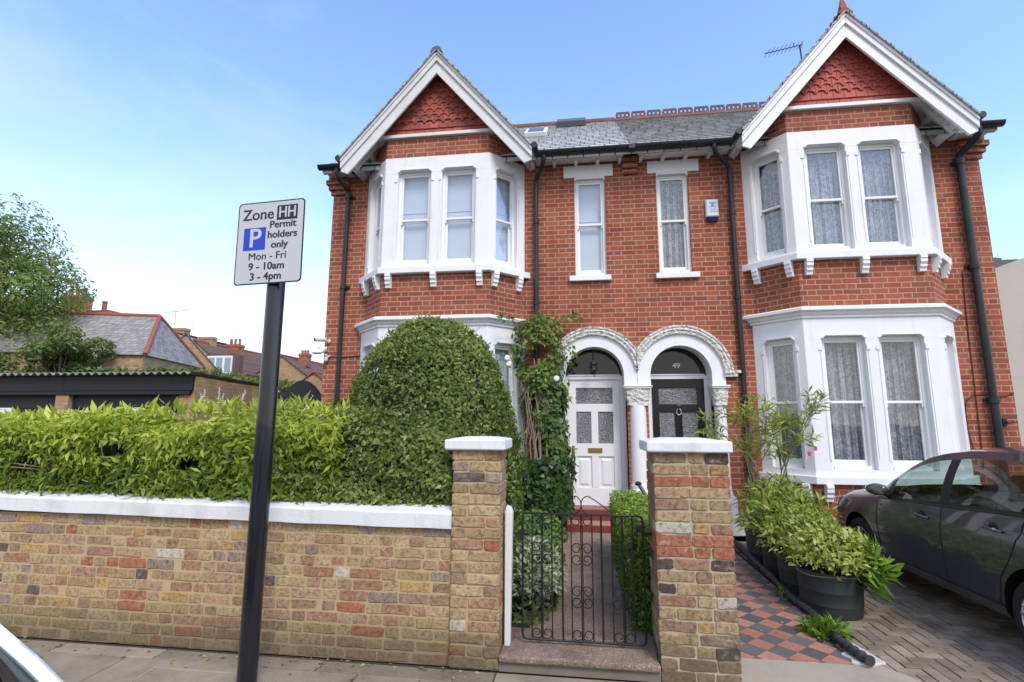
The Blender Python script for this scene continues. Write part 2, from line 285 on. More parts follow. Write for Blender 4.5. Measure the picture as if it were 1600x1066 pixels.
def leafmat(name, stops, rough=0.45, trans=0.35, spec=0.35):
    s = NT(name); c = s.ramp(s.attr('rnd'), stops); c = s.mix(s.math('MULTIPLY', s.noise(s.pos(), 5, 3), 0.5), c, s.mix(1.0, c, (0.6, 0.68, 0.55), 'MULTIPLY'))
    s.fin(c, rough, 0, spec); tl = s.n('ShaderNodeBsdfTranslucent'); s.l(s.mix(1.0, c, (1.15, 1.2, 0.5), 'MULTIPLY'), tl.inputs[0])
    mx = s.n('ShaderNodeMixShader'); mx.inputs[0].default_value = trans; s.l(s.p.outputs[0], mx.inputs[1]); s.l(tl.outputs[0], mx.inputs[2]); s.l(mx.outputs[0], s.out.inputs[0])
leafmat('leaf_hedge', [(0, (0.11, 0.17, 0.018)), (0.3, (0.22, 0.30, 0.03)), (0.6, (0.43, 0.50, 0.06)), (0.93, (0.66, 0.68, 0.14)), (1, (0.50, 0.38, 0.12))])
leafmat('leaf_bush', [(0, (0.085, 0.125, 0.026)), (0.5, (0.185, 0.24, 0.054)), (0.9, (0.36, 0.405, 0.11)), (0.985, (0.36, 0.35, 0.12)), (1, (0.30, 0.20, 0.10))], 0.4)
leafmat('leaf_ivy', [(0, (0.035, 0.065, 0.02)), (0.6, (0.085, 0.14, 0.032)), (1, (0.17, 0.24, 0.055))], 0.35)
leafmat('leaf_rose', [(0, (0.07, 0.12, 0.025)), (0.6, (0.16, 0.24, 0.045)), (0.93, (0.29, 0.36, 0.08)), (1, (0.30, 0.15, 0.05))], 0.4)
leafmat('leaf_box', [(0, (0.09, 0.17, 0.02)), (0.5, (0.19, 0.31, 0.032)), (1, (0.36, 0.48, 0.07))])
leafmat('leaf_cover', [(0, (0.06, 0.12, 0.02)), (0.6, (0.12, 0.2, 0.035)), (1, (0.22, 0.3, 0.07))])
leafmat('leaf_silver', [(0, (0.13, 0.19, 0.08)), (0.5, (0.35, 0.40, 0.25)), (1, (0.68, 0.70, 0.56))], 0.5)
leafmat('leaf_oleander', [(0, (0.15, 0.21, 0.035)), (0.6, (0.33, 0.40, 0.075)), (0.93, (0.52, 0.53, 0.14)), (1, (0.45, 0.27, 0.06))])
leafmat('leaf_variegated', [(0, (0.17, 0.24, 0.04)), (0.5, (0.36, 0.43, 0.08)), (0.8, (0.60, 0.60, 0.18)), (1, (0.62, 0.58, 0.22))])
leafmat('leaf_litter', [(0, (0.22, 0.15, 0.06)), (0.5, (0.42, 0.33, 0.12)), (1, (0.55, 0.50, 0.25))]); leafmat('leaf_weed', [(0, (0.10, 0.20, 0.02)), (1, (0.24, 0.38, 0.05))])
leafmat('leaf_tree', [(0, (0.12, 0.165, 0.045)), (0.6, (0.26, 0.32, 0.085)), (1, (0.42, 0.46, 0.15))], trans=0.45)
leafmat('leaf_shrub', [(0, (0.09, 0.13, 0.05)), (0.6, (0.18, 0.24, 0.08)), (1, (0.30, 0.34, 0.13))])
leafmat('leaf_creeper', [(0, (0.07, 0.10, 0.025)), (0.55, (0.14, 0.19, 0.04)), (0.85, (0.24, 0.25, 0.07)), (1, (0.30, 0.16, 0.08))])
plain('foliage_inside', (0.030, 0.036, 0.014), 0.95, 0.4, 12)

# ---------------------------------------------------------------- mesh helpers
class MB:
    """collects shapes into one mesh; mx=-1 mirrors x (the left house is the mirror of the right one)"""
    def __init__(s, mx=1): s.bm = bmesh.new(); s.mx = mx; s.lay = s.bm.faces.layers.float.new('rnd'); s.lay2 = s.bm.faces.layers.float.new('rnd2')
    def v(s, p): return s.bm.verts.new((p[0] * s.mx, p[1], p[2]))
    def face(s, vs, mi=0, r=None):
        try: f = s.bm.faces.new(vs)
        except ValueError: return None
        f.material_index = mi
        if r is not None: f[s.lay] = r[0]; f[s.lay2] = r[1]
        return f
    def loft(s, rings, cap=True, mi=0, closed=True, r=None):
        R = [[s.v(p) for p in ring] for ring in rings]; n = len(R[0])
        for a, b in zip(R, R[1:]):
            for i in range(n if closed else n - 1): s.face((a[i], a[(i + 1) % n], b[(i + 1) % n], b[i]), mi, r)
        if cap: s.face(R[0][::-1], mi, r); s.face(R[-1], mi, r)
        return R
    def prism(s, pts, o, u, v, d0, d1, mi=0, r=None):
        o, u, v = Vector(o), Vector(u), Vector(v); n = u.cross(v).normalized()
        s.loft([[o + u * a + v * b + n * d for a, b in pts] for d in (d0, d1)], True, mi, True, r)
    def xz(s, pts, y0, y1, mi=0, r=None): s.loft([[(a, y, b) for a, b in pts] for y in (y0, y1)], True, mi, True, r)
    def yz(s, pts, x0, x1, mi=0): s.loft([[(x, a, b) for a, b in pts] for x in (x0, x1)], True, mi)
    def xy(s, pts, z0, z1, mi=0, r=None): s.loft([[(a, b, z) for a, b in pts] for z in (z0, z1)], True, mi, True, r)
    def box(s, x0, x1, y0, y1, z0, z1, mi=0, r=None): s.xy([(x0, y0), (x1, y0), (x1, y1), (x0, y1)], z0, z1, mi, r)
    def tube(s, path, rad, n=8, mi=0, cap=True, flat=1.0):
        path = [Vector(p) for p in path]; k = len(path); rr = rad if isinstance(rad, (list, tuple)) else [rad] * k; rings = []; up = None
        for i, p in enumerate(path):
            t = (path[min(i + 1, k - 1)] - path[max(i - 1, 0)]).normalized()
            if up is None: up = t.orthogonal().normalized()
            a = (up - t * up.dot(t)); a = a.normalized() if a.length > 1e-6 else t.orthogonal().normalized(); up = a; b = t.cross(a)
            rings.append([p + (a * math.cos(2 * PI * j / n) + b * math.sin(2 * PI * j / n) * flat) * rr[i] for j in range(n)])
        s.loft(rings, cap, mi)
    def lathe(s, prof, c=(0, 0, 0), n=20, ax='z', mi=0, cap=True):
        rings = []
        for r_, h in prof:
            ring = []
            for j in range(n):
                a, b = r_ * math.cos(2 * PI * j / n), r_ * math.sin(2 * PI * j / n)
                ring.append((c[0] + a, c[1] + b, c[2] + h) if ax == 'z' else ((c[0] + h, c[1] + a, c[2] + b) if ax == 'x' else (c[0] + a, c[1] + h, c[2] + b)))
            rings.append(ring)
        s.loft(rings, cap, mi)
    def build(s, name, mats, parent=None, smooth=False, bevel=0, sharp=35, recalc=True):
        bm = s.bm
        if recalc: bmesh.ops.recalc_face_normals(bm, faces=bm.faces)
        bm.normal_update(); uvl = bm.loops.layers.uv.new('UVMap')
        for f in bm.faces:
            n = f.normal
            if abs(n.z) > 0.8: t = None
            else: t = Vector((-n.y, n.x, 0)).normalized()
            for lp in f.loops:
                p = lp.vert.co; lp[uvl].uv = (p.x, p.y) if t is None else (t.dot(p), p.z if abs(n.z) < 0.3 else p.z * 1.3)
            f.smooth = smooth
        if smooth:
            for e in bm.edges:
                if len(e.link_faces) == 2 and e.calc_face_angle(0) > math.radians(sharp): e.smooth = False
        me = bpy.data.meshes.new(name); bm.to_mesh(me); bm.free()
        for m in (mats if isinstance(mats, (list, tuple)) else [mats]): me.materials.append(M[m])
        return link(name, me, parent, bevel)
def link(name, me, parent=None, bevel=0):
    o = bpy.data.objects.new(name, me); COL.objects.link(o)
    if parent:
        o.parent = parent; o.matrix_parent_inverse = parent_inv(parent)
    if bevel:
        b = o.modifiers.new('bevel', 'BEVEL'); b.width = bevel; b.segments = 2; b.limit_method = 'ANGLE'; b.angle_limit = math.radians(40); b.harden_normals = False
    return o
def wmat(o):
    m = Matrix.LocRotScale(o.location, o.rotation_euler, o.scale)
    return (wmat(o.parent) @ o.matrix_parent_inverse @ m) if o.parent else m
def parent_inv(p): return wmat(p).inverted()
def tag(o, label, cat, group=None):
    o['label'] = label; o['category'] = cat
    if group: o['group'] = group
    return o
def thing(name, label, cat, loc=(0, 0, 0), group=None):
    o = bpy.data.objects.new(name, None); COL.objects.link(o); o.location = loc; o.empty_display_size = 0.2
    return tag(o, label, cat, group)
def structure(o): o['kind'] = 'structure'; return o
def lerp(a, b, t): return a + (b - a) * t
def interp(x, pts):
    if x <= pts[0][0]: return pts[0][1]
    for (a, b), (c, d) in zip(pts, pts[1:]):
        if x <= c:
            t = (x - a) / (c - a); return lerp(b, d, t)
    return pts[-1][1]
def text(body, size, mat, loc, parent, right=(1, 0, 0), up=(0, 0, 1), align='CENTER', depth=0.0006, sx=1.0, bold=0.0, name='lettering', thick=0.0):
    cu = bpy.data.curves.new(name, 'FONT'); cu.body = body; cu.size = size; cu.align_x = align; cu.align_y = 'CENTER'; cu.extrude = depth; cu.offset = bold; cu.resolution_u = 4
    o = bpy.data.objects.new(name, cu); COL.objects.link(o); bpy.context.view_layer.update()
    me = bpy.data.meshes.new_from_object(o.evaluated_get(bpy.context.evaluated_depsgraph_get())); bpy.data.objects.remove(o); bpy.data.curves.remove(cu)
    r, u = Vector(right).normalized(), Vector(up).normalized(); n = r.cross(u)
    me.transform(Matrix.Translation(loc) @ Matrix((r, u, n)).transposed().to_4x4() @ Matrix.Diagonal((sx, 1, 1, 1)))
    if thick:
        bm = bmesh.new(); bm.from_mesh(me); g = bmesh.ops.duplicate(bm, geom=bm.verts[:] + bm.edges[:] + bm.faces[:])['geom']; bmesh.ops.translate(bm, verts=[q for q in g if isinstance(q, bmesh.types.BMVert)], vec=r * thick + n * .00015); bm.to_mesh(me); bm.free()
    me.materials.clear(); me.materials.append(M[mat]); return link(name, me, parent)

def leafmesh(name, P, N, size, ratio, mats, parent=None, droop=0.0, spread=0.8, rnd=None, out=0.35, fold=0.15, mi=None):
    """many leaf-shaped faces; P base points, N outward directions"""
    P = np.asarray(P, float); N = np.asarray(N, float); n = len(P); N = N / (np.linalg.norm(N, axis=1, keepdims=True) + 1e-9)
    d = rng.normal(size=(n, 3)); d -= (d * N).sum(1, keepdims=True) * N; d /= np.linalg.norm(d, axis=1, keepdims=True) + 1e-9
    d = d * spread + N * out + np.array([0, 0, -droop]); d /= np.linalg.norm(d, axis=1, keepdims=True)
    nn = N + rng.normal(size=(n, 3)) * 0.45; sd_ = np.cross(d, nn); sd_ /= np.linalg.norm(sd_, axis=1, keepdims=True) + 1e-9; nn = np.cross(sd_, d)
    Ls = (size * (0.45 + 1.05 * rng.random(n)))[:, None]; Ws = Ls * ratio * 0.5 * (0.8 + 0.4 * rng.random((n, 1)))
    mid = P + d * Ls * 0.45
    V = np.empty((n, 4, 3)); V[:, 0] = P; V[:, 1] = mid + sd_ * Ws + nn * Ls * fold * 0.5; V[:, 2] = P + d * Ls - nn * Ls * fold; V[:, 3] = mid - sd_ * Ws + nn * Ls * fold * 0.5
    me = bpy.data.meshes.new(name); me.vertices.add(4 * n); me.vertices.foreach_set('co', V.reshape(-1).astype(np.float32))
    me.loops.add(4 * n); me.polygons.add(n); me.loops.foreach_set('vertex_index', np.arange(4 * n, dtype=np.int32)); me.polygons.foreach_set('loop_start', np.arange(0, 4 * n, 4, dtype=np.int32))
    try: me.polygons.foreach_set('loop_total', np.full(n, 4, dtype=np.int32))
    except Exception: pass
    a = me.attributes.new('rnd', 'FLOAT', 'FACE'); a.data.foreach_set('value', (rng.random(n) if rnd is None else np.clip(rnd, 0, 1)).astype(np.float32))
    for m in (mats if isinstance(mats, (list, tuple)) else [mats]): me.materials.append(M[m])
    if mi is not None: me.polygons.foreach_set('material_index', mi.astype(np.int32))
    me.update(); me.validate(); return link(name, me, parent)
def noise3(P, f=1.0, seed=0):
    """cheap smooth lumpiness"""
    r = np.random.default_rng(seed); o = np.zeros(len(P))
    for k in range(6):
        d = r.normal(size=3) * f * (1 + 0.5 * k); o += np.sin(P @ d + r.random() * 6.28) / (1 + 0.4 * k)
    return o / 2.6
def sphere_dirs(n):
    d = rng.normal(size=(n, 3)); return d / np.linalg.norm(d, axis=1, keepdims=True)

# ---------------------------------------------------------------- setting: ground
def setting():
    b = MB(); b.box(-400, 400, -400, 400, -0.5, -0.14); structure(b.build('ground', 'soil'))
    b = MB(); b.box(-60, 60, -30, -6.31, -0.13, -0.115); structure(b.build('road', 'asphalt'))
    b = MB()
    x = -30
    while x < 30: b.box(x, x + 0.9, -6.31, -6.17, -0.14, -0.005, 0, (random.random(), 0)); x += 0.906
    structure(b.build('kerb', 'flags', bevel=0.012))
    # pavement flags
    b = MB(); b.box(-30, 30, -6.17, -3.70, -0.13, -0.012, 1)
    rows = [(-4.115, -4.25), (-4.258, -4.86), (-4.868, -5.52), (-5.528, -6.165)]
    for i, (y1, y0) in enumerate(rows):
        x = -18 + i * 0.37
        while x < 14:
            wd = random.choice((0.62, 0.75, 0.9, 0.9)) * (1.3 if i == 0 else 1); z = random.uniform(-0.003, 0.002)
            b.box(x, x + wd - 0.010, y0, y1, -0.05, z, 0, (random.random(), random.random())); x += wd
    for x0, x1, y0, y1 in ((-3.62, -2.98, -4.83, -4.36),):
        for q in ((x0, x1, y0, y0 + .02), (x0, x1, y1 - .02, y1), (x0, x0 + .02, y0 + .02, y1 - .02), (x1 - .02, x1, y0 + .02, y1 - .02)): b.box(q[0], q[1], q[2], q[3], -.02, .007, 0, (.95, .5))
        b.box(x0 + .024, x1 - .024, y0 + .024, y1 - .024, -.02, .006, 0, (.75, .5))
    o = b.build('pavement', ['flags', 'soil'], bevel=0.004); structure(o)
    # garden earth, path, tiled strip, driveway
    b = MB(); b.box(-9, -1.385, -3.86, 0.6, -0.13, 0.06); structure(b.build('garden_soil', 'soil'))
    b = MB(); b.xy([(-1.385, -3.92), (-0.36, -3.92), (-0.30, -0.3), (-1.20, -0.3)], -0.13, 0.10); structure(b.build('path', 'aggregate', bevel=0.01))
    b = MB(); b.box(-0.345, 0.115, -3.7, -0.02, -0.13, 0.085); structure(b.build('border_soil', 'soil'))
    b = MB(); b.xy([(0.10, -4.11), (1.62, -4.11), (1.30, -3.93), (1.12, -3.69), (0.10, -3.69)], -0.13, 0.006); b.box(0.116, 1.06, -3.69, -0.02, -0.13, -0.004, 1); b.box(0.126, 1.12, -0.42, 0, -0.004, 0.12, 0)
    structure(b.build('concrete_apron', ['concrete', 'soil']))
    b = MB(); t = 0.146; c0 = (0.745, -3.56); k = t * math.sqrt(0.5)
    for i in range(-45, 45):
        for j in range(-45, 45):
            cx, cy = c0[0] + (i - j) * k, c0[1] + (i + j) * k
            if not (0.02 < cx < 1.14 and -3.8 < cy < -0.3): continue
            g = k - 0.0022; pts = [(cx - g, cy), (cx, cy - g), (cx + g, cy), (cx, cy + g)]
            def clip(pts, ax, lim, sgn):
                o = []
                for a, q in zip(pts, pts[1:] + pts[:1]):
                    da, dq = sgn * (a[ax] - lim), sgn * (q[ax] - lim)
                    if da <= 0: o.append(a)
                    if da * dq < 0: u = da / (da - dq); o.append((lerp(a[0], q[0], u), lerp(a[1], q[1], u)))
                return o
            for ax, lim, sg in ((0, 0.118, -1), (0, 1.03, 1), (1, -3.688, -1), (1, -0.42, 1)):
                pts = clip(pts, ax, lim, sg)
                if len(pts) < 3: break
            if len(pts) < 3: continue
            b.xy(pts, -0.02, 0.010 + random.uniform(-0.002, 0.002), (i + j) % 2, (random.random(), 0))
    structure(b.build('tiled_strip', ['tile_black', 'tile_red']))
    b = MB()
    pts = [(0.93, -3.685), (1.02, -3.72), (1.16, -3.66), (1.13, -3.5), (1.09, -3.34), (1.0, -3.30), (0.965, -3.40), (0.985, -3.5), (0.92, -3.56), (0.955, -3.62)]
    b.xy(pts, 0.0, 0.022); structure(b.build('mortar_patch', 'pale_mortar', bevel=0.008))
    # herringbone block driveway
    b = MB(); b.box(1.06, 9, -4.11, -0.02, -0.13, -0.012, 1); b.box(0.2, 9, -6.165, -4.1, -0.12, -0.03, 1)
    a, h = 0.18, 0.09; ca, sa = 1.0, 0.0
    def blk(px, py, wx, wy):
        g = 0.0048; q = [(px + g, py + g), (px + wx - g, py + g), (px + wx - g, py + wy - g), (px + g, py + wy - g)]
        q = [(1.0 + x * ca - y * sa, -4.3 + x * sa + y * ca) for x, y in q]
        if all(1.08 < x < 8.2 and -4.12 < y < -0.03 for x, y in q):
            b.xy(q, -0.05, random.uniform(-0.002, 0.002), 0, (random.random(), 0))
    for i in range(-80, 120):
        for j in range(-70, 70):
            ox, oy = i * h + j * a, i * h - j * a 
            blk(ox, oy, a, h); blk(ox, oy + h, h, a)
    structure(b.build('driveway', ['pavers', 'soil'], bevel=0.003))

# ---------------------------------------------------------------- foreground wall, piers, gate
def brick_face(b, o, u, n, W, H, course=0.073, mort=0.012, ends=None, seq=None, off=0, proud=0.0035):
    """lays irregular bricks on one face: o lower corner, u along, n outward"""
    o, u, n = Vector(o), Vector(u), Vector(n); zv = Vector((0, 0, 1)); rows = int(round(H / course)); ch = H / rows
    for r_ in range(rows):
        x = 0.0; k = (r_ + off) % 2; first = True
        while x < W - 0.01:
            wd = 0.228 if k == 0 else 0.112
            if first and (r_ + off) % 2: wd = 0.112 if ends else 0.06
            if random.random() < 0.15: wd = 0.228 if wd < 0.15 else 0.112
            wd *= random.uniform(0.93, 1.05)
            if W - (x + wd) < 0.07: wd = W - x
            k = 1 - k; first = False
            m = mort / 2 * random.uniform(0.6, 1.3); x0 = x + (m if x > 0 or not ends else -0.001); x1 = x + wd - (m if x + wd < W - 0.001 or not ends else -0.001)
            z0, z1 = r_ * ch + m, (r_ + 1) * ch - m; x += wd
            j = lambda: random.uniform(-0.0042, 0.0042)
            c = 0.007; out_ = [(x0 + c, z0), (lerp(x0, x1, .35), z0), (lerp(x0, x1, .7), z0), (x1 - c, z0), (x1, z0 + c), (x1, z1 - c), (x1 - c, z1), (lerp(x0, x1, .6), z1), (lerp(x0, x1, .3), z1), (x0 + c, z1), (x0, z1 - c), (x0, z0 + c)]
            out_ = [(a + j() * (0 if ends and (a < 0.004 or a > W - 0.004) else 1), q + j()) for a, q in out_]
            cx, cz = (x0 + x1) / 2, (z0 + z1) / 2; pr = proud + random.uniform(-0.003, 0.003); tl = random.uniform(-0.02, 0.02)
            def ring(sh, d): return [o + u * (a + (cx - a) * sh / max(0.02, abs(cx - a)) * (abs(cx - a) > 0.01)) + zv * (q + (cz - q) * sh / max(0.02, abs(cz - q)) * (abs(cz - q) > 0.01)) + n * (d + (a - cx) * tl) for a, q in out_]
            rd = random.random() if seq is None else seq(r_, rows, x / W)
            b.loft([ring(0, -0.012), ring(0, pr - 0.002), ring(0.003, pr)], True, 0, True, (rd, random.random()))
def walls():
    t = thing('garden_wall', 'long low stock brick garden wall with white painted coping beside the pavement', 'wall', (-4, -4.0, 0))
    b = MB(); b.box(-9.5, -1.72, -4.078, -3.86, 0, 0.885); b.build('mortar_core', 'stock_mortar', t)
    b = MB(); brick_face(b, (-9.5, -4.078, 0.0), (1, 0, 0), (0, -1, 0), 7.775, 0.885); b.build('brickwork', 'stock_bricks', t)
    # coping sheds a little to both sides, slightly higher at its far left end
    b = MB(); rings = []; xs = np.linspace(-9.5, -1.722, 44)
    for x in xs:
        dz = (-1.72 - x) * 0.010 + random.uniform(-0.0025, 0.0025); e = random.uniform(-0.003, 0.003)
        rings.append([(x, -4.118 + e, 0.872 + dz), (x, -4.121 + e, 0.966 + dz), (x, -4.113 + e, 0.982 + dz), (x, -3.97, 1.004 + dz), (x, -3.83, 0.98 + dz), (x, -3.825, 0.885 + dz)])
    b.loft(rings); b.build('coping', 'coping_paint', t, smooth=True, sharp=12)
    def pier(name, label, x0, x1, y0, y1, H, cap, grp, seq=None):
        q = thing(name, label, 'gate pier', ((x0 + x1) / 2, (y0 + y1) / 2, 0), grp); e = 0.004
        b = MB(); b.box(x0 + e, x1 - e, y0 + e, y1 - e, 0, H); b.build('mortar_core', 'pier_mortar' if seq else 'stock_mortar', q)
        b = MB(); brick_face(b, (x0, y0, 0), (1, 0, 0), (0, -1, 0), x1 - x0, H, ends=True, seq=seq, proud=0.003)
        brick_face(b, (x1, y0, 0), (0, 1, 0), (1, 0, 0), y1 - y0, H, ends=True, off=1, seq=seq, proud=0.003); brick_face(b, (x0, y1, 0), (0, -1, 0), (-1, 0, 0), y1 - y0, H, ends=True, off=1, seq=seq, proud=0.003)
        brick_face(b, (x1, y1, 0), (-1, 0, 0), (0, 1, 0), x1 - x0, H, ends=True, seq=seq, proud=0.003)
        b.build('brickwork', 'pier_bricks' if seq else 'stock_bricks', q)
        cx0, cx1, cy0, cy1, ct = cap; b = MB(); mx_, my_ = (cx0 + cx1) / 2, (cy0 + cy1) / 2
        b.loft([[(cx0 + .006, cy0 + .006, H), (cx1 - .006, cy0 + .006, H), (cx1 - .006, cy1 - .006, H), (cx0 + .006, cy1 - .006, H)], [(cx0, cy0, H + .012), (cx1, cy0, H + .01), (cx1, cy1, H + .01), (cx0, cy1, H + .01)],
                [(cx0, cy0, H + .070), (cx1, cy0, H + .074), (cx1, cy1, H + .072), (cx0, cy1, H + .07)], [(lerp(cx0, mx_, .5), lerp(cy0, my_, .5), H + ct), (lerp(cx1, mx_, .5), lerp(cy0, my_, .5), H + ct), (lerp(cx1, mx_, .5), lerp(cy1, my_, .5), H + ct), (lerp(cx0, mx_, .5), lerp(cy1, my_, .5), H + ct)]])
        b.build('cap', 'coping_paint', q, bevel=0.008)
    g = 'brick gate piers with white caps'
    pier('gate_pier', 'slimmer brick gate pier joining the long garden wall, white cap', -1.718, -1.392, -4.10, -3.80, 1.40, (-1.775, -1.350, -4.14, -3.76, 0.088), g)
    mixseq = lambda r_, rows, x: (random.choice((0.93, 0.95)) if r_ in (rows - 3, rows - 8, rows - 9) else random.uniform(0, 0.89) if random.random() < 0.96 else 0.995)
    pier('gate_pier', 'wider free standing brick gate pier with orange brick courses, beside the tiled strip', -0.362, 0.112, -4.10, -3.75, 1.40, (-0.408, 0.135, -4.14, -3.70, 0.09), g, mixseq)
    c_ = MB(); c_.box(-1.388, -0.366, -4.10, -3.90, 0.0, 0.06)
    b = MB(); b.box(-1.388, -0.366, -4.125, -3.90, 0.062, 0.104)
    st_ = thing('entrance_step', 'pinkish speckled concrete step between the two brick gate piers', 'step', (-.88, -4, 0)); b.build('tread', 'aggregate', st_, bevel=0.012); c_.build('riser', 'concrete_dark', st_)
    b = MB(); b.loft([[(-1.372, -3.97, 0.10), (-1.335, -3.97, 0.10), (-1.335, -3.90, 0.10), (-1.372, -3.90, 0.10)], [(-1.372, -3.97, 0.965), (-1.320, -3.97, 0.965), (-1.320, -3.90, 0.965), (-1.372, -3.90, 0.965)], [(-1.365, -3.965, 1.01), (-1.335, -3.965, 1.0), (-1.335, -3.90, 1.0), (-1.365, -3.90, 1.01)]])
    tag(b.build('gate_post', 'weathered_white', bevel=0.005), 'white painted timber gate post against the slimmer brick pier', 'post')

def gate():
    x0, x1, z0, z1, Y = -1.255, -0.425, 0.128, 0.955, -3.90
    t = thing('garden_gate', 'low black wrought iron scroll gate closed between the brick piers', 'gate', (x0, Y, 0.1))
    r = 0.0075; b = MB(); c = 0.03
    b.tube([(x0, Y, z0 + c), (x0, Y, z1 - .004), (x0 + .01, Y, z1), (x1 - c, Y, z1), (x1 - .008, Y, z1 - .008), (x1, Y, z1 - c), (x1, Y, z0 + c), (x1 - .008, Y, z0 + .008), (x1 - c, Y, z0), (x0 + c, Y, z0), (x0 + .008, Y, z0 + .008), (x0, Y, z0 + c)], r, 8)
    b.build('frame', 'black_iron', t, smooth=True, sharp=60)
    W = x1 - x0; xs = [0.075, 0.16, 0.245, 0.325, 0.40, 0.485, 0.49, 0.57, 0.64, 0.71, 0.79, 0.885]
    xs = [0.08, 0.164, 0.248, 0.335, 0.41, 0.497, 0.584, 0.66, 0.745, 0.832, 0.915]
    for i, f in enumerate(xs):
        b = MB(); rr = 0.0072 if i in (3, 7) else 0.0046
        if i in (1, 5, 9): b.tube([(x0 + W * f - .005, Y, z0), (x0 + W * f - .005, Y, z1)], 0.0042, 6); b.tube([(x0 + W * f + .005, Y, z0), (x0 + W * f + .005, Y, z1)], 0.0042, 6)
        else: b.tube([(x0 + W * f, Y, z0), (x0 + W * f, Y, z1)], rr, 6)
        b.build('bar', 'black_iron', t, smooth=True, sharp=60)
    def scroll(cx, cz, side, up, R=0.036):
        b = MB(); pts = []
        for k in range(27):
            a = k / 26 * 2 * PI * 1.18; rad = R * (1 - 0.30 * k / 26 - 0.32 * (k / 26) ** 4)
            # starts on the bar, runs outward then curls back in
            pts.append((cx + side * (R - rad * math.cos(a)), Y - 0.001, cz + up * (rad * math.sin(a))))
        b.tube(pts, 0.0036, 6); b.build('scroll', 'black_iron', t, smooth=True, sharp=60)
    H = z1 - z0
    for f in (xs[1], xs[5], xs[9]):
        cx = x0 + W * f
        for sd_ in (-1, 1):
            scroll(cx, z0 + 0.042, sd_, -1); scroll(cx, z0 + H * .30, sd_, -1); scroll(cx, z0 + H * .385, sd_, 1); scroll(cx, z0 + H * .635, sd_, -1); scroll(cx, z0 + H * .725, sd_, 1); scroll(cx, z1 - 0.045, sd_, 1)
    # overthrow: two hoops and two sweeping tails
    b = MB(); cx = x0 + W * 0.497; R = 0.047
    for sd_ in (-1, 1):
        pts = [(cx + sd_ * (R - R * math.cos(a)), Y, z1 + 0.065 + R * 1.25 * math.sin(a)) for a in np.linspace(-1.4, PI * (1.0 if sd_ < 0 else 0.55), 18)]
        if sd_ < 0: pts += [(cx - 2 * R + .004, Y, z1 + 0.045), (cx - 2 * R + .02, Y, z1 + .012), (cx - R, Y, z1 + .006)]
        else: pts += [(cx + 0.10, Y, z1 + .095), (cx + 0.16, Y, z1 + 0.055), (cx + 0.215, Y, z1 + .008)]
        b.tube(pts, 0.0038, 6)
    b.build('overthrow', 'black_iron', t, smooth=True, sharp=60)
    b = MB(); b.box(x1 - .045, x1 + .012, Y - .02, Y + .012, z1 - .105, z1 - .055); b.box(x1 - .005, x1 + .062, Y - .018, Y + .0, z1 - .125, z1 - .10); b.build('latch', 'black_iron', t, bevel=0.003)
    for z in (z0 + .07, z1 - .15):
        b = MB(); b.box(x0 - .075, x0 + .05, Y - .006, Y + .008, z, z + .016); b.build('hinge', 'black_iron', t)

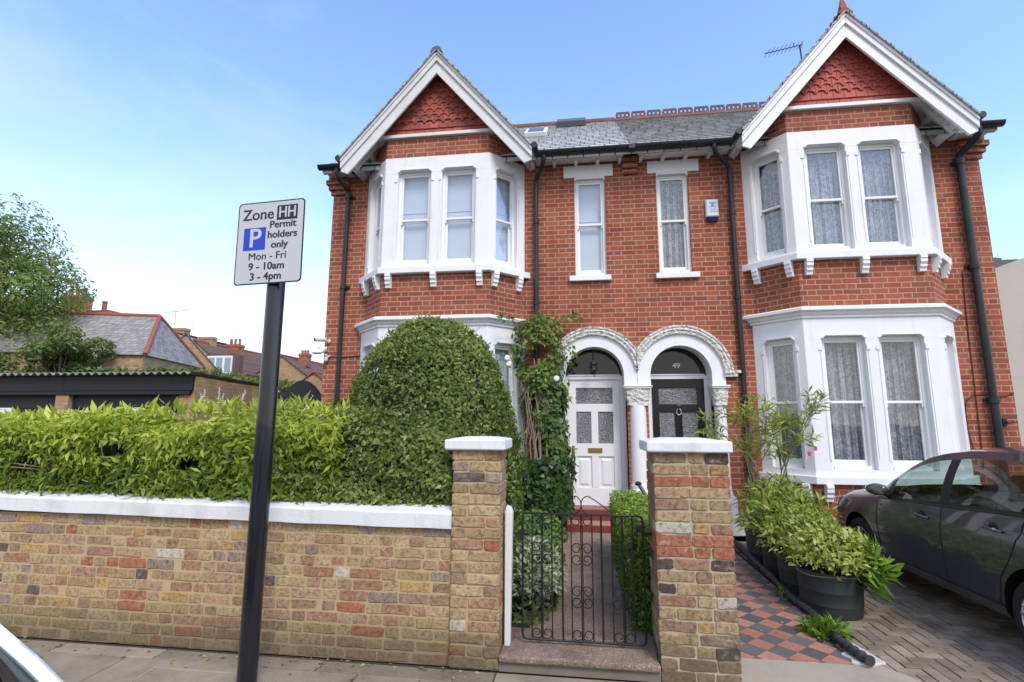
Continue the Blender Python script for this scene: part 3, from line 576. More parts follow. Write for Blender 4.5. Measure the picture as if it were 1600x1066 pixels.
# ---------------------------------------------------------------- the pair of houses
XB, BF, BW, BD = 2.984, 0.833, 1.32, 0.49          # bay centre, half front, half at wall, depth
def arc(cx, cz, r, a0, a1, n): return [(cx + r * math.cos(a), cz + r * math.sin(a)) for a in np.linspace(a0, a1, n)]
def frames():
    """the three faces of the canted bay: origin at its left lower end, direction along"""
    L_ = math.hypot(BW - BF, BD); k = 1 / L_
    return [((XB - BW, 0, 0), ((BW - BF) * k, -BD * k, 0), L_), ((XB - BF, -BD, 0), (1, 0, 0), 2 * BF), ((XB + BF, -BD, 0), ((BW - BF) * k, BD * k, 0), L_)]
def sash(mx, o, u, a0, a1, z0, z1, zm, rec, house, cover, Z=Vector((0, 0, 1))):
    """box sash window set back by rec in the face (o,u); cover = 'lace' or 'blind'"""
    o, u = Vector(o), Vector(u); b = MB(mx); f, g = 0.045, 0.034
    P = lambda x0, x1, c0, c1, d0, d1, B=b: B.prism([(x0, c0), (x1, c0), (x1, c1), (x0, c1)], o, u, Z, -d1, -d0)
    P(a0, a0 + f, z0, z1, rec, rec + .09); P(a1 - f, a1, z0, z1, rec, rec + .09); P(a0 + f, a1 - f, z1 - f, z1, rec, rec + .09); P(a0 + f, a1 - f, z0, z0 + .05, rec - .02, rec + .09)
    i0, i1 = a0 + f, a1 - f
    # upper sash (outer) and lower sash (inner)
    P(i0, i0 + g * .7, zm, z1 - f, rec + .012, rec + .045); P(i1 - g * .7, i1, zm, z1 - f, rec + .012, rec + .045); P(i0 + g * .7, i1 - g * .7, z1 - f - g, z1 - f, rec + .012, rec + .045); P(i0, i1, zm - .012, zm + .022, rec + .008, rec + .05)
    P(i0, i0 + g, z0 + .05, zm - .012, rec + .05, rec + .08); P(i1 - g, i1, z0 + .05, zm - .012, rec + .05, rec + .08); P(i0 + g, i1 - g, z0 + .05, z0 + .12, rec + .048, rec + .08)
    for s0 in (i0, i1 - .02): P(s0, s0 + .02, zm - .06, zm - .012, rec + .01, rec + .05)
    wobj = b.build('sash_window', 'white_gloss', house, bevel=0.003)
    b = MB(mx)
    for c0, c1, d in ((zm + .022, z1 - f - g, rec + .028), (z0 + .12, zm - .012, rec + .065)): P(i0 + g * .7, i1 - g * .7, c0, c1, d, d + .004, b)
    b.build('pane', 'window_glass', wobj)
    nrm = u.cross(Z).normalized()
    b = MB(mx)
    if cover == 'lace':
        n = 60; ph = random.random() * 6; top, bot = [], []
        for i in range(n + 1):
            a = lerp(i0 - .02, i1 + .02, i / n); d = rec + .135 + .034 * math.sin(a * 55 + ph + 2 * math.sin(a * 9)) + .010 * math.sin(a * 131 + ph)
            top.append(o + u * a + Z * (z1 + .02) - nrm * (d * .6 + rec * .4 + .05)); bot.append(o + u * a + Z * z0 - nrm * d)
        b.loft([top, bot], False, 0, False); b.build('net_curtain', 'lace', wobj, smooth=True, sharp=180, recalc=False)
    else:
        P(i0 - .03, i1 + .03, z0, z1, rec + .105, rec + .11, b); P(i0 - .01, i1 + .01, lerp(z0, z1, .58), lerp(z0, z1, .58) + .03, rec + .096, rec + .105, b); b.build('roller_blind', 'blind', wobj)
    return wobj
def bay_poly(d, back=0.0):
    """plan outline of the bay grown outward by d"""
    k = d * (math.sqrt(2) - 1)
    return [(XB - BW - d * 1.414, back), (XB - BF - k, -BD - d), (XB + BF + k, -BD - d), (XB + BW + d * 1.414, back)]

def house(mx, label, roofm, tilem, bargem, cover_up, cover_low, cover_c):
    H = thing('semi_detached_house', label, 'house', (mx * 2.6, 0, 0))
    # --- brickwork: front wall, flank walls, bay
    b = MB(mx); T = 0.28
    wx0, wx1, wz0, wz1 = 0.392, 0.872, 3.81, 5.432
    b.xz([(0, 3.3), (wx0, 3.3), (wx0, 5.9), (0, 5.9)], T, 0); b.xz([(wx0, 3.3), (wx1, 3.3), (wx1, wz0), (wx0, wz0)], T, 0); b.xz([(wx0, wz1), (wx1, wz1), (wx1, 5.9), (wx0, 5.9)], T, 0); b.xz([(wx1, 3.3), (1.72, 3.3), (1.72, 5.9), (wx1, 5.9)], T, 0)
    cx, cz, ri = 0.62, 2.27, 0.47
    b.xz([(0, 3.3), (0, 0.06), (0.15, 0.06), (0.15, cz)] + arc(cx, cz, ri, PI, 0, 20) + [(1.09, 0.06), (1.72, 0.06), (1.72, 3.3)], T, 0)
    b.xz([(4.25, 0.06), (4.92, 0.06), (4.92, 5.9), (4.25, 5.9)], T, 0)
    b.yz([(T, 0.06), (9, 0.06), (9, 5.75), (2.6, 7.85), (T, 6.0)], 4.64, 4.92)
    b.xz([(0, 0.06), (4.64, 0.06), (4.64, 5.7), (0, 5.7)], 9, 8.75)
    # bay brick bands: plinth, between the windows, under the gable
    for z0, z1, d in ((0.06, 0.82, -0.02), (3.12, 3.80, -0.02), (5.69, 6.04, -0.02)): b.xy(bay_poly(d, 0.02), z0, z1)
    # kneeler corbels at the outer corner and on the party line
    for i in range(3): b.box(4.64, 4.955 + .035 * i, -.03 - .03 * i, .02, 5.36 + .085 * i, 5.437 + .085 * i)
    b.box(4.66, 5.02, -.02, .02, 5.62, 5.70)
    b.build('brick_wall', 'red_brick', H, bevel=0)
    b = MB(mx)
    for i in range(3): b.box(0.001, 0.115, -.05 - .045 * i, -.001, 5.43 + .085 * i, 5.505 + .085 * i)
    b.build('party_corbel', 'red_brick', H, bevel=0.004)
    if mx > 0:
        b = MB(); b.box(1.12, 1.70, -.025, -.001, 0.06, 0.34); b.build('plinth_render', 'coping_paint', H, bevel=.006)
    # --- white stuccoed window surrounds of the bay
    for name, z0, zs, zh, z1, zm, cov in (('upper', 3.89, 3.93, 5.47, 5.69, 4.675, cover_up), ('lower', 0.92, 1.0, 2.735, 2.98, 1.86, cover_low)):
        b = MB(mx); th = 0.13
        Z = Vector((0, 0, 1))
        for fi, (o, u, Ln) in enumerate(frames()):
            ops = [(0.15, 0.56)] if fi != 1 else [(BF - .62, BF - .085), (BF + .085, BF + .62)]
            if fi == 2: ops = [(Ln - .56, Ln - .15)]
            xs = [0.0] + [q for op in ops for q in op] + [Ln]; c = 0.045
            for a0, a1 in zip(xs[0::2], xs[1::2]): b.prism([(a0, zs), (a1, zs), (a1, zh - .05), (a0, zh - .05)], o, u, Z, -th, 0)
            b.prism([(0, z0), (Ln, z0), (Ln, zs), (0, zs)], o, u, Z, -th, 0)
            low_ = [(0, zh - .05)]
            for a0, a1 in ops: low_ += [(a0, zh - .05), (a0 + .004, zh - .045), (a0 + c, zh), (a1 - c, zh), (a1 - .004, zh - .045), (a1, zh - .05)]
            low_ += [(Ln, zh - .05)]
            b.prism(low_ + [(Ln, z1), (0, z1)], o, u, Z, -th, 0)
            for a0, a1 in ops:       # raised hood over the head and carved stops on the jambs
                b.prism([(a0 + .01, zh - .03), (a0 + c, zh + .005), (a1 - c, zh + .005), (a1 - .01, zh - .03), (a1 + .012, zh - .03), (a1 - c + .012, zh + .026), (a0 + c - .012, zh + .026), (a0 - .012, zh - .03)], o, u, Z, 0, .016)
                for q, sg in ((a0, -1), (a1, 1)):
                    b.prism([(q + sg * .004, zh - .19), (q + sg * .05, zh - .19), (q + sg * .05, zh - .17), (q + sg * .034, zh - .135), (q + sg * .02, zh - .12), (q + sg * .004, zh - .11)], o, u, Z, 0, .012)
                    b.prism([(q + sg * .004, zs + .10), (q + sg * .028, zs + .13), (q + sg * .028, zh - .19), (q + sg * .022, zh - .19), (q + sg * .022, zs + .13), (q + sg * .004, zs + .115)], o, u, Z, 0, .007)
        b.build('bay_surround', 'white_paint', H, bevel=0.004)
        for fi, (o, u, Ln) in enumerate(frames()):
            ops = [(0.15, 0.56)] if fi != 1 else [(BF - .62, BF - .085), (BF + .085, BF + .62)]
            if fi == 2: ops = [(Ln - .56, Ln - .15)]
            for a0, a1 in ops: sash(mx, o, u, a0, a1, zs, zh, zm, 0.075, H, cov)
        # sill with brackets
        zz0 = z0 - (.095 if name == 'upper' else .10)
        b = MB(mx); b.xy(bay_poly(.065 if name == 'upper' else .05, 0), zz0, z0); sl = b.build('bay_sill', 'white_paint', H, bevel=0.008)
        for fi, (o, u, Ln) in enumerate(frames()):
            for a in ([.12, .58] if fi != 1 else [.13, BF, 2 * BF - .13]):
                if fi == 2: a = Ln - a
                b = MB(mx); ov = Vector(o) + Vector(u) * a; n_ = Vector(u).cross(Vector((0, 0, 1)))
                prof = [(-.03, zz0), (.075, zz0), (.08, zz0 - .045), (.07, zz0 - .05), (.07, zz0 - .095), (.05, zz0 - .125), (.05, zz0 - .16), (.03, zz0 - .165), (.025, zz0 - .215), (-.03, zz0 - .22)]
                b.loft([[ov + Vector(u) * sd_ + n_ * (q - .0) + Vector((0, 0, h)) for q, h in prof] for sd_ in (-.043, .043)]); b.build('sill_bracket', 'white_paint', sl, bevel=0.004)
    b = MB(mx)
    rings = [[(x, y, z) for x, y in bay_poly(d, 0)] for d, z in ((.004, 2.975), (.02, 2.985), (.022, 3.01), (.04, 3.03), (.05, 3.055), (.078, 3.075), (.09, 3.078), (.09, 3.115), (.075, 3.13), (-.02, 3.15))]
    b.loft(rings); b.build('cornice', 'white_paint', H, smooth=True, sharp=20)
    # --- window over the door
    b = MB(mx); b.box(0.264, 1.039, -.018, .0, 5.43, 5.63)
    b.build('lintel', 'white_paint', H, bevel=0.004)
    b = MB(mx); b.box(.332, .965, -.06, .09, 3.727, 3.808); b.build('window_sill', 'white_paint', H, bevel=0.006)
    sash(mx, (0, 0, 0), (1, 0, 0), wx0, wx1, wz0, wz1 - .02, 4.655, 0.05, H, cover_c)
    b = MB(mx); b.xz([(wx0 + .004, wz1 - .075), (wx0 + .03, wz1 - .03), (wx1 - .03, wz1 - .03), (wx1 - .004, wz1 - .075), (wx1 - .004, wz1 - .001), (wx0 + .004, wz1 - .001)], .048, -.012) ; b.build('window_head', 'white_paint', H, bevel=.003)
    # --- porch arch
    b = MB(mx); n = 28
    a_o = arc(cx, cz, .618, 0, PI, n); a_i = arc(cx, cz, .43, PI, 0, n)
    clipx = lambda pts: [(max(0.0008, x), z) for x, z in pts]
    b.xz(clipx([(1.238, 2.12), (1.238, cz)] + a_o[1:-1] + [(0.002, cz), (0.002, 2.12), (.19, 2.12)] + a_i + [(1.05, 2.12)]), .20, -.05)
    b.build('porch_arch', 'white_paint', H, smooth=True, sharp=30, bevel=0.004)
    b = MB(mx); n = 40; rings = []
    for i in range(n + 1):
        a = lerp(0.02, 3.0, i / n); lump = 0.012 * math.sin(i * 2.4) + .006 * math.sin(i * 5.1)
        ring = []
        for r_, d in ((.60, -.048), (.605, -.085), (.622, -.092), (.635, -.085 + lump), (.665, -.105 + lump), (.695, -.085 - lump * .6), (.705, -.10), (.73, -.10), (.735, -.0)):
            ring.append((max(.001, cx + r_ * math.cos(a)), d, cz + r_ * math.sin(a)))
        rings.append(ring)
    b.loft(rings); b.box(1.22, 1.44, -.095, -.001, cz + .02, cz + .06); b.box(1.225, 1.40, -.085, -.001, cz - .03, cz + .02)
    b.build('hood_mould', 'carved_stone', H, smooth=True, sharp=50)
    # capitals, columns (the middle column stands on the party line and belongs to the left house)
    def column(cxx, wdt, rcol, nm_off):
        b = MB(mx); b.box(cxx - wdt, cxx + wdt, -.10, .16, 2.075, 2.12); b.box(cxx - wdt - .012, cxx + wdt + .012, -.112, .16, 2.10, 2.135 - .016); 
        b.build('abacus', 'white_paint', H, bevel=.006)
        b = MB(mx); rings = []
        for z, k in ((1.83, .84), (1.85, .90), (1.865, .80), (1.90, .86), (1.96, 1.0), (2.0, .94), (2.05, 1.06), (2.074, 1.0)):
            hw = wdt * k * .93; ring = []
            for j in range(24):
                a = 2 * PI * j / 24; e = 1 + .05 * math.sin(a * 6 + z * 60); q = max(abs(math.cos(a)), abs(math.sin(a))); m_ = lerp(1, 1 / q, .55) * e
                ring.append((cxx + hw * math.cos(a) * m_, .03 + .115 * k * math.sin(a) * m_, z))
            rings.append(ring)
        b.loft(rings); b.build('capital', 'carved_stone', H, smooth=True, sharp=60)
        b = MB(mx); b.lathe([(rcol, .72), (rcol * 1.0, 1.2), (rcol * .93, 1.835)], (cxx, .03, 0), 24); b.lathe([(rcol * 1.22, .60), (rcol * 1.25, .63), (rcol * 1.05, .66), (rcol * 1.1, .70), (rcol, .735)], (cxx, .03, 0), 24)
        b.box(cxx - rcol * 1.33, cxx + rcol * 1.33, -.13, .17, .08, .60); b.build('column', 'white_paint', H, smooth=True, sharp=40)
    if mx < 0: column(0.0, .195, .125, 0)
    column(1.155, .12, .085, 0)
    # reveals and recess
    b = MB(mx); b.box(.122, .15, .03, .27, .06, 2.1); b.box(1.09, 1.10, .001, .27, .06, 2.1) ; b.build('porch_reveal', 'reveal_red', H)
    b = MB(mx); b.xz([(.15, .2), (.19, .2), (.19, 2.28)] + arc(cx, 2.28, .43, PI, 0, 20) + [(1.05, .2), (1.09, .2), (1.09, 2.80), (.15, 2.80)], .33, .24); b.box(.19, 1.05, .245, .33, 2.235, 2.29); b.box(.19, .235, .25, .33, .36, 2.235); b.box(1.005, 1.05, .25, .33, .36, 2.235)
    b.xz([(.22, 2.29), (.22, 2.31), (1.02, 2.31), (1.02, 2.29)], .25, .232); b.build('door_frame', 'white_gloss', H, bevel=.004)
    b = MB(mx); b.xz([(.19, 2.29), (1.05, 2.29)] + arc(cx, 2.28, .43, 0, PI, 20)[1:-1], .29, .28); fl = b.build('fanlight', 'dark_glass', H)
    # door
    dm = 'white_gloss' if mx < 0 else 'black_door'
    b = MB(mx); d0, d1 = .237, 1.003; zb, zt = .365, 2.233; D0, D1 = .27, .315
    def rail(x0, x1, z0, z1): b.box(x0, x1, D0, D1, z0, z1)
    rail(d0, d0 + .105, zb, zt); rail(d1 - .105, d1, zb, zt); rail(d0 + .105, d1 - .105, zt - .125, zt); rail(d0 + .105, d1 - .105, 1.745, 1.865); rail(d0 + .105, d1 - .105, 1.08, 1.27); rail(d0 + .105, d1 - .105, zb, .62)
    mid = (d0 + d1) / 2; rail(mid - .052, mid + .052, 1.27, 1.745); rail(mid - .052, mid + .052, .62, 1.08)
    for x0, x1 in ((d0 + .105, mid - .052), (mid + .052, d1 - .105)):
        b.box(x0, x1, D0 + .02, D1, .62, 1.08)
        b.loft([[(x0 + .03, D0 + .02, .65), (x1 - .03, D0 + .02, .65), (x1 - .03, D0 + .02, 1.05), (x0 + .03, D0 + .02, 1.05)], [(x0 + .06, D0 + .006, .68), (x1 - .06, D0 + .006, .68), (x1 - .06, D0 + .006, 1.02), (x0 + .06, D0 + .006, 1.02)]])
    door = b.build('front_door', dm, H, bevel=.004)
    for x0, x1, z0, z1 in ((d0 + .105, d1 - .105, 1.865, zt - .125), (d0 + .105, mid - .052, 1.27, 1.745), (mid + .052, d1 - .105, 1.27, 1.745)):
        b = MB(mx); b.box(x0, x1, D0 + .016, D0 + .03, z0, z1); b.build('door_pane', 'obscure_glass', door)
    if mx < 0:
        b = MB(mx); b.box(mid - .105, mid + .105, D0 - .012, D0 - .001, 1.135, 1.205); b.build('letterbox', 'brass', door, bevel=.003)
        b = MB(mx); b.box(d1 - .075, d1 - .035, D0 - .008, D0 - .001, 1.10, 1.235); b.tube([(d1 - .055, D0 - .008, 1.19), (d1 - .055, D0 - .045, 1.19), (d1 - .12, D0 - .05, 1.19)], .008, 8); b.build('door_handle', 'brass', door)
    else:
        b = MB(mx); b.lathe([(.02, -.02), (.045, 0), (.05, .02), (.03, .04)], (mid, D0 - .02, 1.84), 14); b.tube([(mid + .035 * math.sin(a), D0 - .03, 1.79 - .045 + .045 * math.cos(a)) for a in np.linspace(.3, 2 * PI - .3, 16)], .008, 8); b.build('door_knocker', 'alloy', door, smooth=True)
        b = MB(mx); b.lathe([(.012, -.035), (.03, -.03), (.03, -.012), (.014, 0)], (d1 - .05, D0, 1.24), 14, 'y'); b.build('door_knob', 'brass', door, smooth=True)
        text('49', 0.105, 'number_white', (mid, .2785, 2.44), fl, sx=1.15, bold=.002, name='house_number')
        b = MB(mx); b.box(1.01, 1.04, .235, .2499, 1.28, 1.36); b.build('doorbell', 'black_pipe', H, bevel=.004)
    # porch floor and steps
    b = MB(mx); b.box(.14, 1.1, -.06, .3, .062, .365); b.build('doorstep', 'step_red', H, bevel=.01)
    b = MB(mx); b.box(.10, 1.12, -.30, -.06, .062, .215); b.build('lower_step', ['step_pink'], H, bevel=.01)
    b = MB(mx); b.box(.10, 1.12, -.312, -.30, .062, .19); b.build('step_riser', 'step_red', H)
    # --- main roof of laid slates
    def course_roof(bm_, x0, x1, y0, z0, y1, z1, n=22, mi=0):
        for i in range(n):
            t0, t1 = i / n, min(1, (i + 1.12) / n); nrm = Vector((0, -(z1 - z0), y1 - y0)).normalized()
            A = Vector((0, lerp(y0, y1, t0), lerp(z0, z1, t0))) + nrm * .022; B_ = Vector((0, lerp(y0, y1, t1), lerp(z0, z1, t1))) + nrm * .004
            q = nrm * .010; rr = (random.random(), 0)
            bm_.loft([[(x, A.y, A.z), (x, B_.y, B_.z), (x, B_.y - q.y, B_.z - q.z), (x, A.y - q.y, A.z - q.z)][::1] for x in (x0, x1)], True, mi, True, rr)
    RZ = lambda y: 5.72 + .78 * (y + .3)
    b = MB(mx); course_roof(b, 0.0, 4.99, -.33, RZ(-.33), 2.6, RZ(2.6)); b.yz([(-.30, RZ(-.30) - .03), (2.6, RZ(2.6) - .03), (9.1, 5.72), (9.1, 5.65), (2.6, RZ(2.6) - .12), (-.30, RZ(-.30) - .10)], 0, 4.985)
    b.build('slate_roof', roofm, H)
    if mx < 0:
        b = MB(mx); b.tube([(0, 2.6, RZ(2.6) + .0), (4.99, 2.6, RZ(2.6) + .0)], .09, 8); b.build('ridge_tiles', 'ridge_brown', H, smooth=True, sharp=60)
        def onroof(y, d): return (y - d * .615, RZ(y) + d * .788)
        b = MB(mx); 
        for (x0, x1, y0, y1, d0_, d1_) in ((1.38, 1.80, 1.20, 1.75, .02, .10),):
            pts = [onroof(y0, d0_), onroof(y1, d0_), onroof(y1, d1_), onroof(y0, d1_)]; b.yz(pts, x0, x1)
        sk = b.build('skylight', 'weathered_white', H, bevel=.01); b = MB(mx); pts = [onroof(1.27, .102), onroof(1.68, .102), onroof(1.68, .108), onroof(1.27, .108)]; b.yz(pts, 1.44, 1.74); b.build('pane', 'dark_glass', sk)
        b = MB(mx); pts = [onroof(2.15, .02), onroof(2.5, .02), onroof(2.5, .14), onroof(2.15, .14)]; b.yz(pts, .62, 1.22); b.build('roof_vent', 'lead', H, bevel=.01)
    else:
        b = MB(mx); zr = RZ(2.6); b.tube([(0, 2.6, zr - .02), (4.99, 2.6, zr - .02)], .085, 8)
        x = 0.03
        while x < 4.9:
            b.box(x, x + .30, 2.585, 2.615, zr + .05, zr + .095); b.box(x + .012, x + .288, 2.585, 2.615, zr + .165, zr + .20)
            for q in (0.0, .083, .17, .255): b.box(x + q, x + q + .045, 2.585, 2.615, zr + .095, zr + .165)
            x += .325
        b.build('ridge_tiles', 'ridge_brown', H)
    # --- gable over the bay
    GA, GE, gw = 7.355, 5.645, 1.485; y0 = -.655; sl = (GA - GE) / gw; nx, nzv = sl / math.hypot(1, sl), 1 / math.hypot(1, sl)
    b = MB(mx)
    for sg in (-1, 1):
        for i in range(16):
            t0, t1 = i / 16, min(1, (i + 1.1) / 16); lo = lambda t, d: (XB + sg * (gw * (1 - t) + nx * d), lerp(GE, GA, t) + nzv * d)
            q = [lo(t0, .03), lo(t1, .012), lo(t1, .0), lo(t0, .0)]; b.loft([[(x, y, z) for x, z in q] for y in (y0 - .07, 2.0)], True, 0, True, (random.random(), 0))
    b.build('gable_roof', 'slate_dark', H)
    b = MB(mx)
    if mx < 0: b.loft([[(XB - .10, y, GA - .03), (XB - .06, y, GA + .055), (XB, y, GA + .075), (XB + .06, y, GA + .055), (XB + .10, y, GA - .03)] for y in (y0 - .06, 1.9)]); b.build('gable_ridge', 'lead', H, bevel=.006)
    else:
        b.loft([[(XB - .10, y, GA - .02), (XB - .03, y, GA + .06), (XB + .03, y, GA + .06), (XB + .10, y, GA - .02)] for y in (y0 - .06, 1.9)])
        y = y0 - .02
        b.loft([[(XB - .03, y - .02, GA + .05), (XB + .03, y - .02, GA + .05), (XB + .03, y + .09, GA + .05), (XB - .03, y + .09, GA + .05)], [(XB - .045, y, GA + .12), (XB + .045, y, GA + .12), (XB + .045, y + .06, GA + .12), (XB - .045, y + .06, GA + .12)], [(XB - .01, y + .02, GA + .27), (XB + .01, y + .02, GA + .27), (XB + .01, y + .04, GA + .27), (XB - .01, y + .04, GA + .27)]])
        while y < 1.8:
            y += .12; b.loft([[(XB - .015, y - .05, GA + .04), (XB + .015, y - .05, GA + .04), (XB + .015, y + .05, GA + .04), (XB - .015, y + .05, GA + .04)], [(XB - .012, y - .02, GA + .15), (XB + .012, y - .02, GA + .15), (XB + .012, y + .02, GA + .15), (XB - .012, y + .02, GA + .15)]])
        b.build('gable_ridge', 'terracotta', H)
    # soffit boards below the overhang and boxed eaves
    b = MB(mx)
    for sg in (-1, 1):
        lo = lambda t, d: (XB + sg * (gw * (1 - t) + nx * d), lerp(GE, GA, t) + nzv * d)
        q = [lo(0, -.004), lo(1, -.004), lo(1, -.03), lo(0, -.03)]; b.loft([[(x, y, z) for x, z in q] for y in (y0 + .03, .1)])
        for t0 in (.02, .15, .28): q = [lo(t0, -.03), lo(t0 + .035, -.03), lo(t0 + .035, -.075), lo(t0, -.075)]; b.loft([[(x, y, z) for x, z in q] for y in (y0 + .03, .1)])
        for yy in (-.36, -.05): q = [lo(0.0, -.031), lo(.42, -.031), lo(.42, -.09), lo(0.0, -.09)]; b.loft([[(x, y, z) for x, z in q] for y in (yy, yy + .05)])
    b.xy([(XB - 1.12, -.44), (XB + 1.12, -.44), (XB + 1.12, .02), (XB - 1.12, .02)], 6.035, 6.055)
    b.build('soffit', bargem, H)
    b = MB(mx); b.box(XB - 1.11, XB + 1.11, -.525, -.44, 6.02, 6.075); b.build('gable_rail', bargem, H, bevel=.006)
    for sg in (-1, 1):
        b = MB(mx); lo = lambda t, d: (XB + sg * (gw * (1 - t) + nx * d), lerp(GE, GA, t) + nzv * d)
        A = lo(-.005, 0); B_ = (XB, GA - .002); wv = .235
        vd = wv / nzv
        b.xz([A, B_, (XB, GA - vd), (lo(0, 0)[0] - sg * 0.10, A[1] - vd + .10 * sl + .0), (A[0], A[1] - .20)], y0 + .035, y0)
        A2 = lo(-.01, .0); v2 = .10 / nzv
        b.xz([A2, (XB, GA - .002 + .012), (XB, GA - v2), (A2[0], A2[1] - v2)], y0, y0 - .028)
        v3 = .035 / nzv; b.xz([A2, (XB, GA - .002 + .02), (XB, GA - v3), (A2[0], A2[1] - v3)], y0 - .028, y0 - .045)
        b.build('bargeboard', bargem, H, bevel=.004)
        # short black gutter along the gable eave
        b = MB(mx); ex, ez = lo(0, 0); b.tube([(ex + sg * .05, y0 - .05, ez - .0), (ex + sg * .05, y0 + .12, ez - .0)], .05, 8); b.build('gable_gutter', 'black_pipe', H, smooth=True, sharp=60)
    # hung tiles
    b = MB(mx); zb = 6.075; ht = GA - .12 - zb
    b.xz([(XB - (GA - .02 - zb) / sl, zb), (XB + (GA - .02 - zb) / sl, zb), (XB, GA - .02)], -.40, -.45)
    ex = .098; tw = .152; rows = int(ht / ex) + 1
    for r_ in range(rows, -1, -1):
        z = zb + .005 + r_ * ex; hw = (GA - .04 - z) / sl
        if hw < .05: continue
        k = int(hw / tw) + 2
        for i in range(-k, k + 1):
            c_ = XB + (i + (.5 if r_ % 2 else 0)) * tw
            if abs(c_ - XB) > hw - .01: continue
            g = .003; x0, x1 = c_ - tw / 2 + g, c_ + tw / 2 - g
            if r_ < 2: pts = [(x0, z), (x1, z), (x1, z + ex * 1.25), (x0, z + ex * 1.25)]
            else:
                R = tw * .385; pts = [(x0, z)] + [(c_ + R * math.cos(a), z + .052 * math.sin(a) ** .8) for a in np.linspace(PI, 0, 11)] + [(x1, z), (x1, z + ex * 1.6), (x0, z + ex * 1.6)]
            top = max(p[1] for p in pts); dz = lambda q: -.452 - .024 * (1 - (q - z) / (top - z)) - .001 * random.random()
            fr = [(x, dz(zz_), zz_) for x, zz_ in pts]; bk = [(x, y_ + .013, zz_) for x, y_, zz_ in fr]; b.loft([bk, fr], True, 0, True, (random.random(), 0))
    b.build('hung_tiles', tilem, H)
    # --- eaves: fascia, soffit brackets, gutters, downpipes
    for g0, g1 in ((.118, 1.47), (4.55, 4.98)):
        b = MB(mx); b.box(g0, g1, -.27, -.245, 5.62, 5.71); b.box(g0, g1, -.245, -.002, 5.675, 5.69); b.build('fascia', bargem, H)
    for x in (.16, .50, .84, 1.18, 1.52): b = MB(mx); b.box(x - .025, x + .025, -.20, -.002, 5.615, 5.672); b.build('eaves_bracket', 'white_paint', H, bevel=.005)
    def gutter(x0, x1, b):
        rings = []
        for x in (x0, x1): rings.append([(x, -.335 + .068 * math.cos(a), 5.725 + .068 * math.sin(a)) for a in np.linspace(PI, 2 * PI, 9)] + [(x, -.335 + .06 * math.cos(a), 5.725 + .06 * math.sin(a)) for a in np.linspace(2 * PI, PI, 9)])
        b.loft(rings)
    for g0, g1 in ((0, 1.47), (4.64, 5.03)): b = MB(mx); gutter(g0, g1, b); b.build('gutter', 'black_pipe', H, smooth=True, sharp=60)
    if mx < 0: b = MB(); b.box(-.05, .05, -.41, -.27, 5.65, 5.735); b.build('gutter_joint', 'black_pipe', H, bevel=.01)
    r_ = .036; b = MB(mx)
    xa = 1.20 if mx > 0 else 1.33
    b.tube([(xa, -.335, 5.67), (xa, -.335, 5.60), (xa + .02, -.30, 5.55), (1.45, -.09, 5.44), (1.475, -.06, 5.38), (1.475, -.06, 5.2), (1.475, -.06, .2)], r_, 12)
    for z in (4.7, 3.4, 1.9): b.lathe([(r_ + .001, -.035), (r_ + .011, -.03), (r_ + .011, .03), (r_ + .001, .035)], (1.475, -.06, z), 12)
    b.build('downpipe', 'black_pipe', H, smooth=True, sharp=50)
    b = MB(mx); xo = 4.62; r2 = .047 if mx > 0 else .036
    b.tube([(xo + .10, -.335, 5.67), (xo + .10, -.335, 5.58), (xo + .08, -.29, 5.52), (xo, -.10, 5.40), (xo, -.07, 5.33), (xo, -.07, 5.1), (xo, -.07, .2)], r2, 12)
    for z in (5.30, 3.75, 1.9): b.lathe([(r2 + .001, -.045), (r2 + .014, -.04), (r2 + .014, .04), (r2 + .001, .045)], (xo, -.07, z), 12); b.box(xo - .085, xo + .085, -.03, -.001, z - .02, z + .02)
    b.build('downpipe', 'black_pipe', H, smooth=True, sharp=50)
    return H

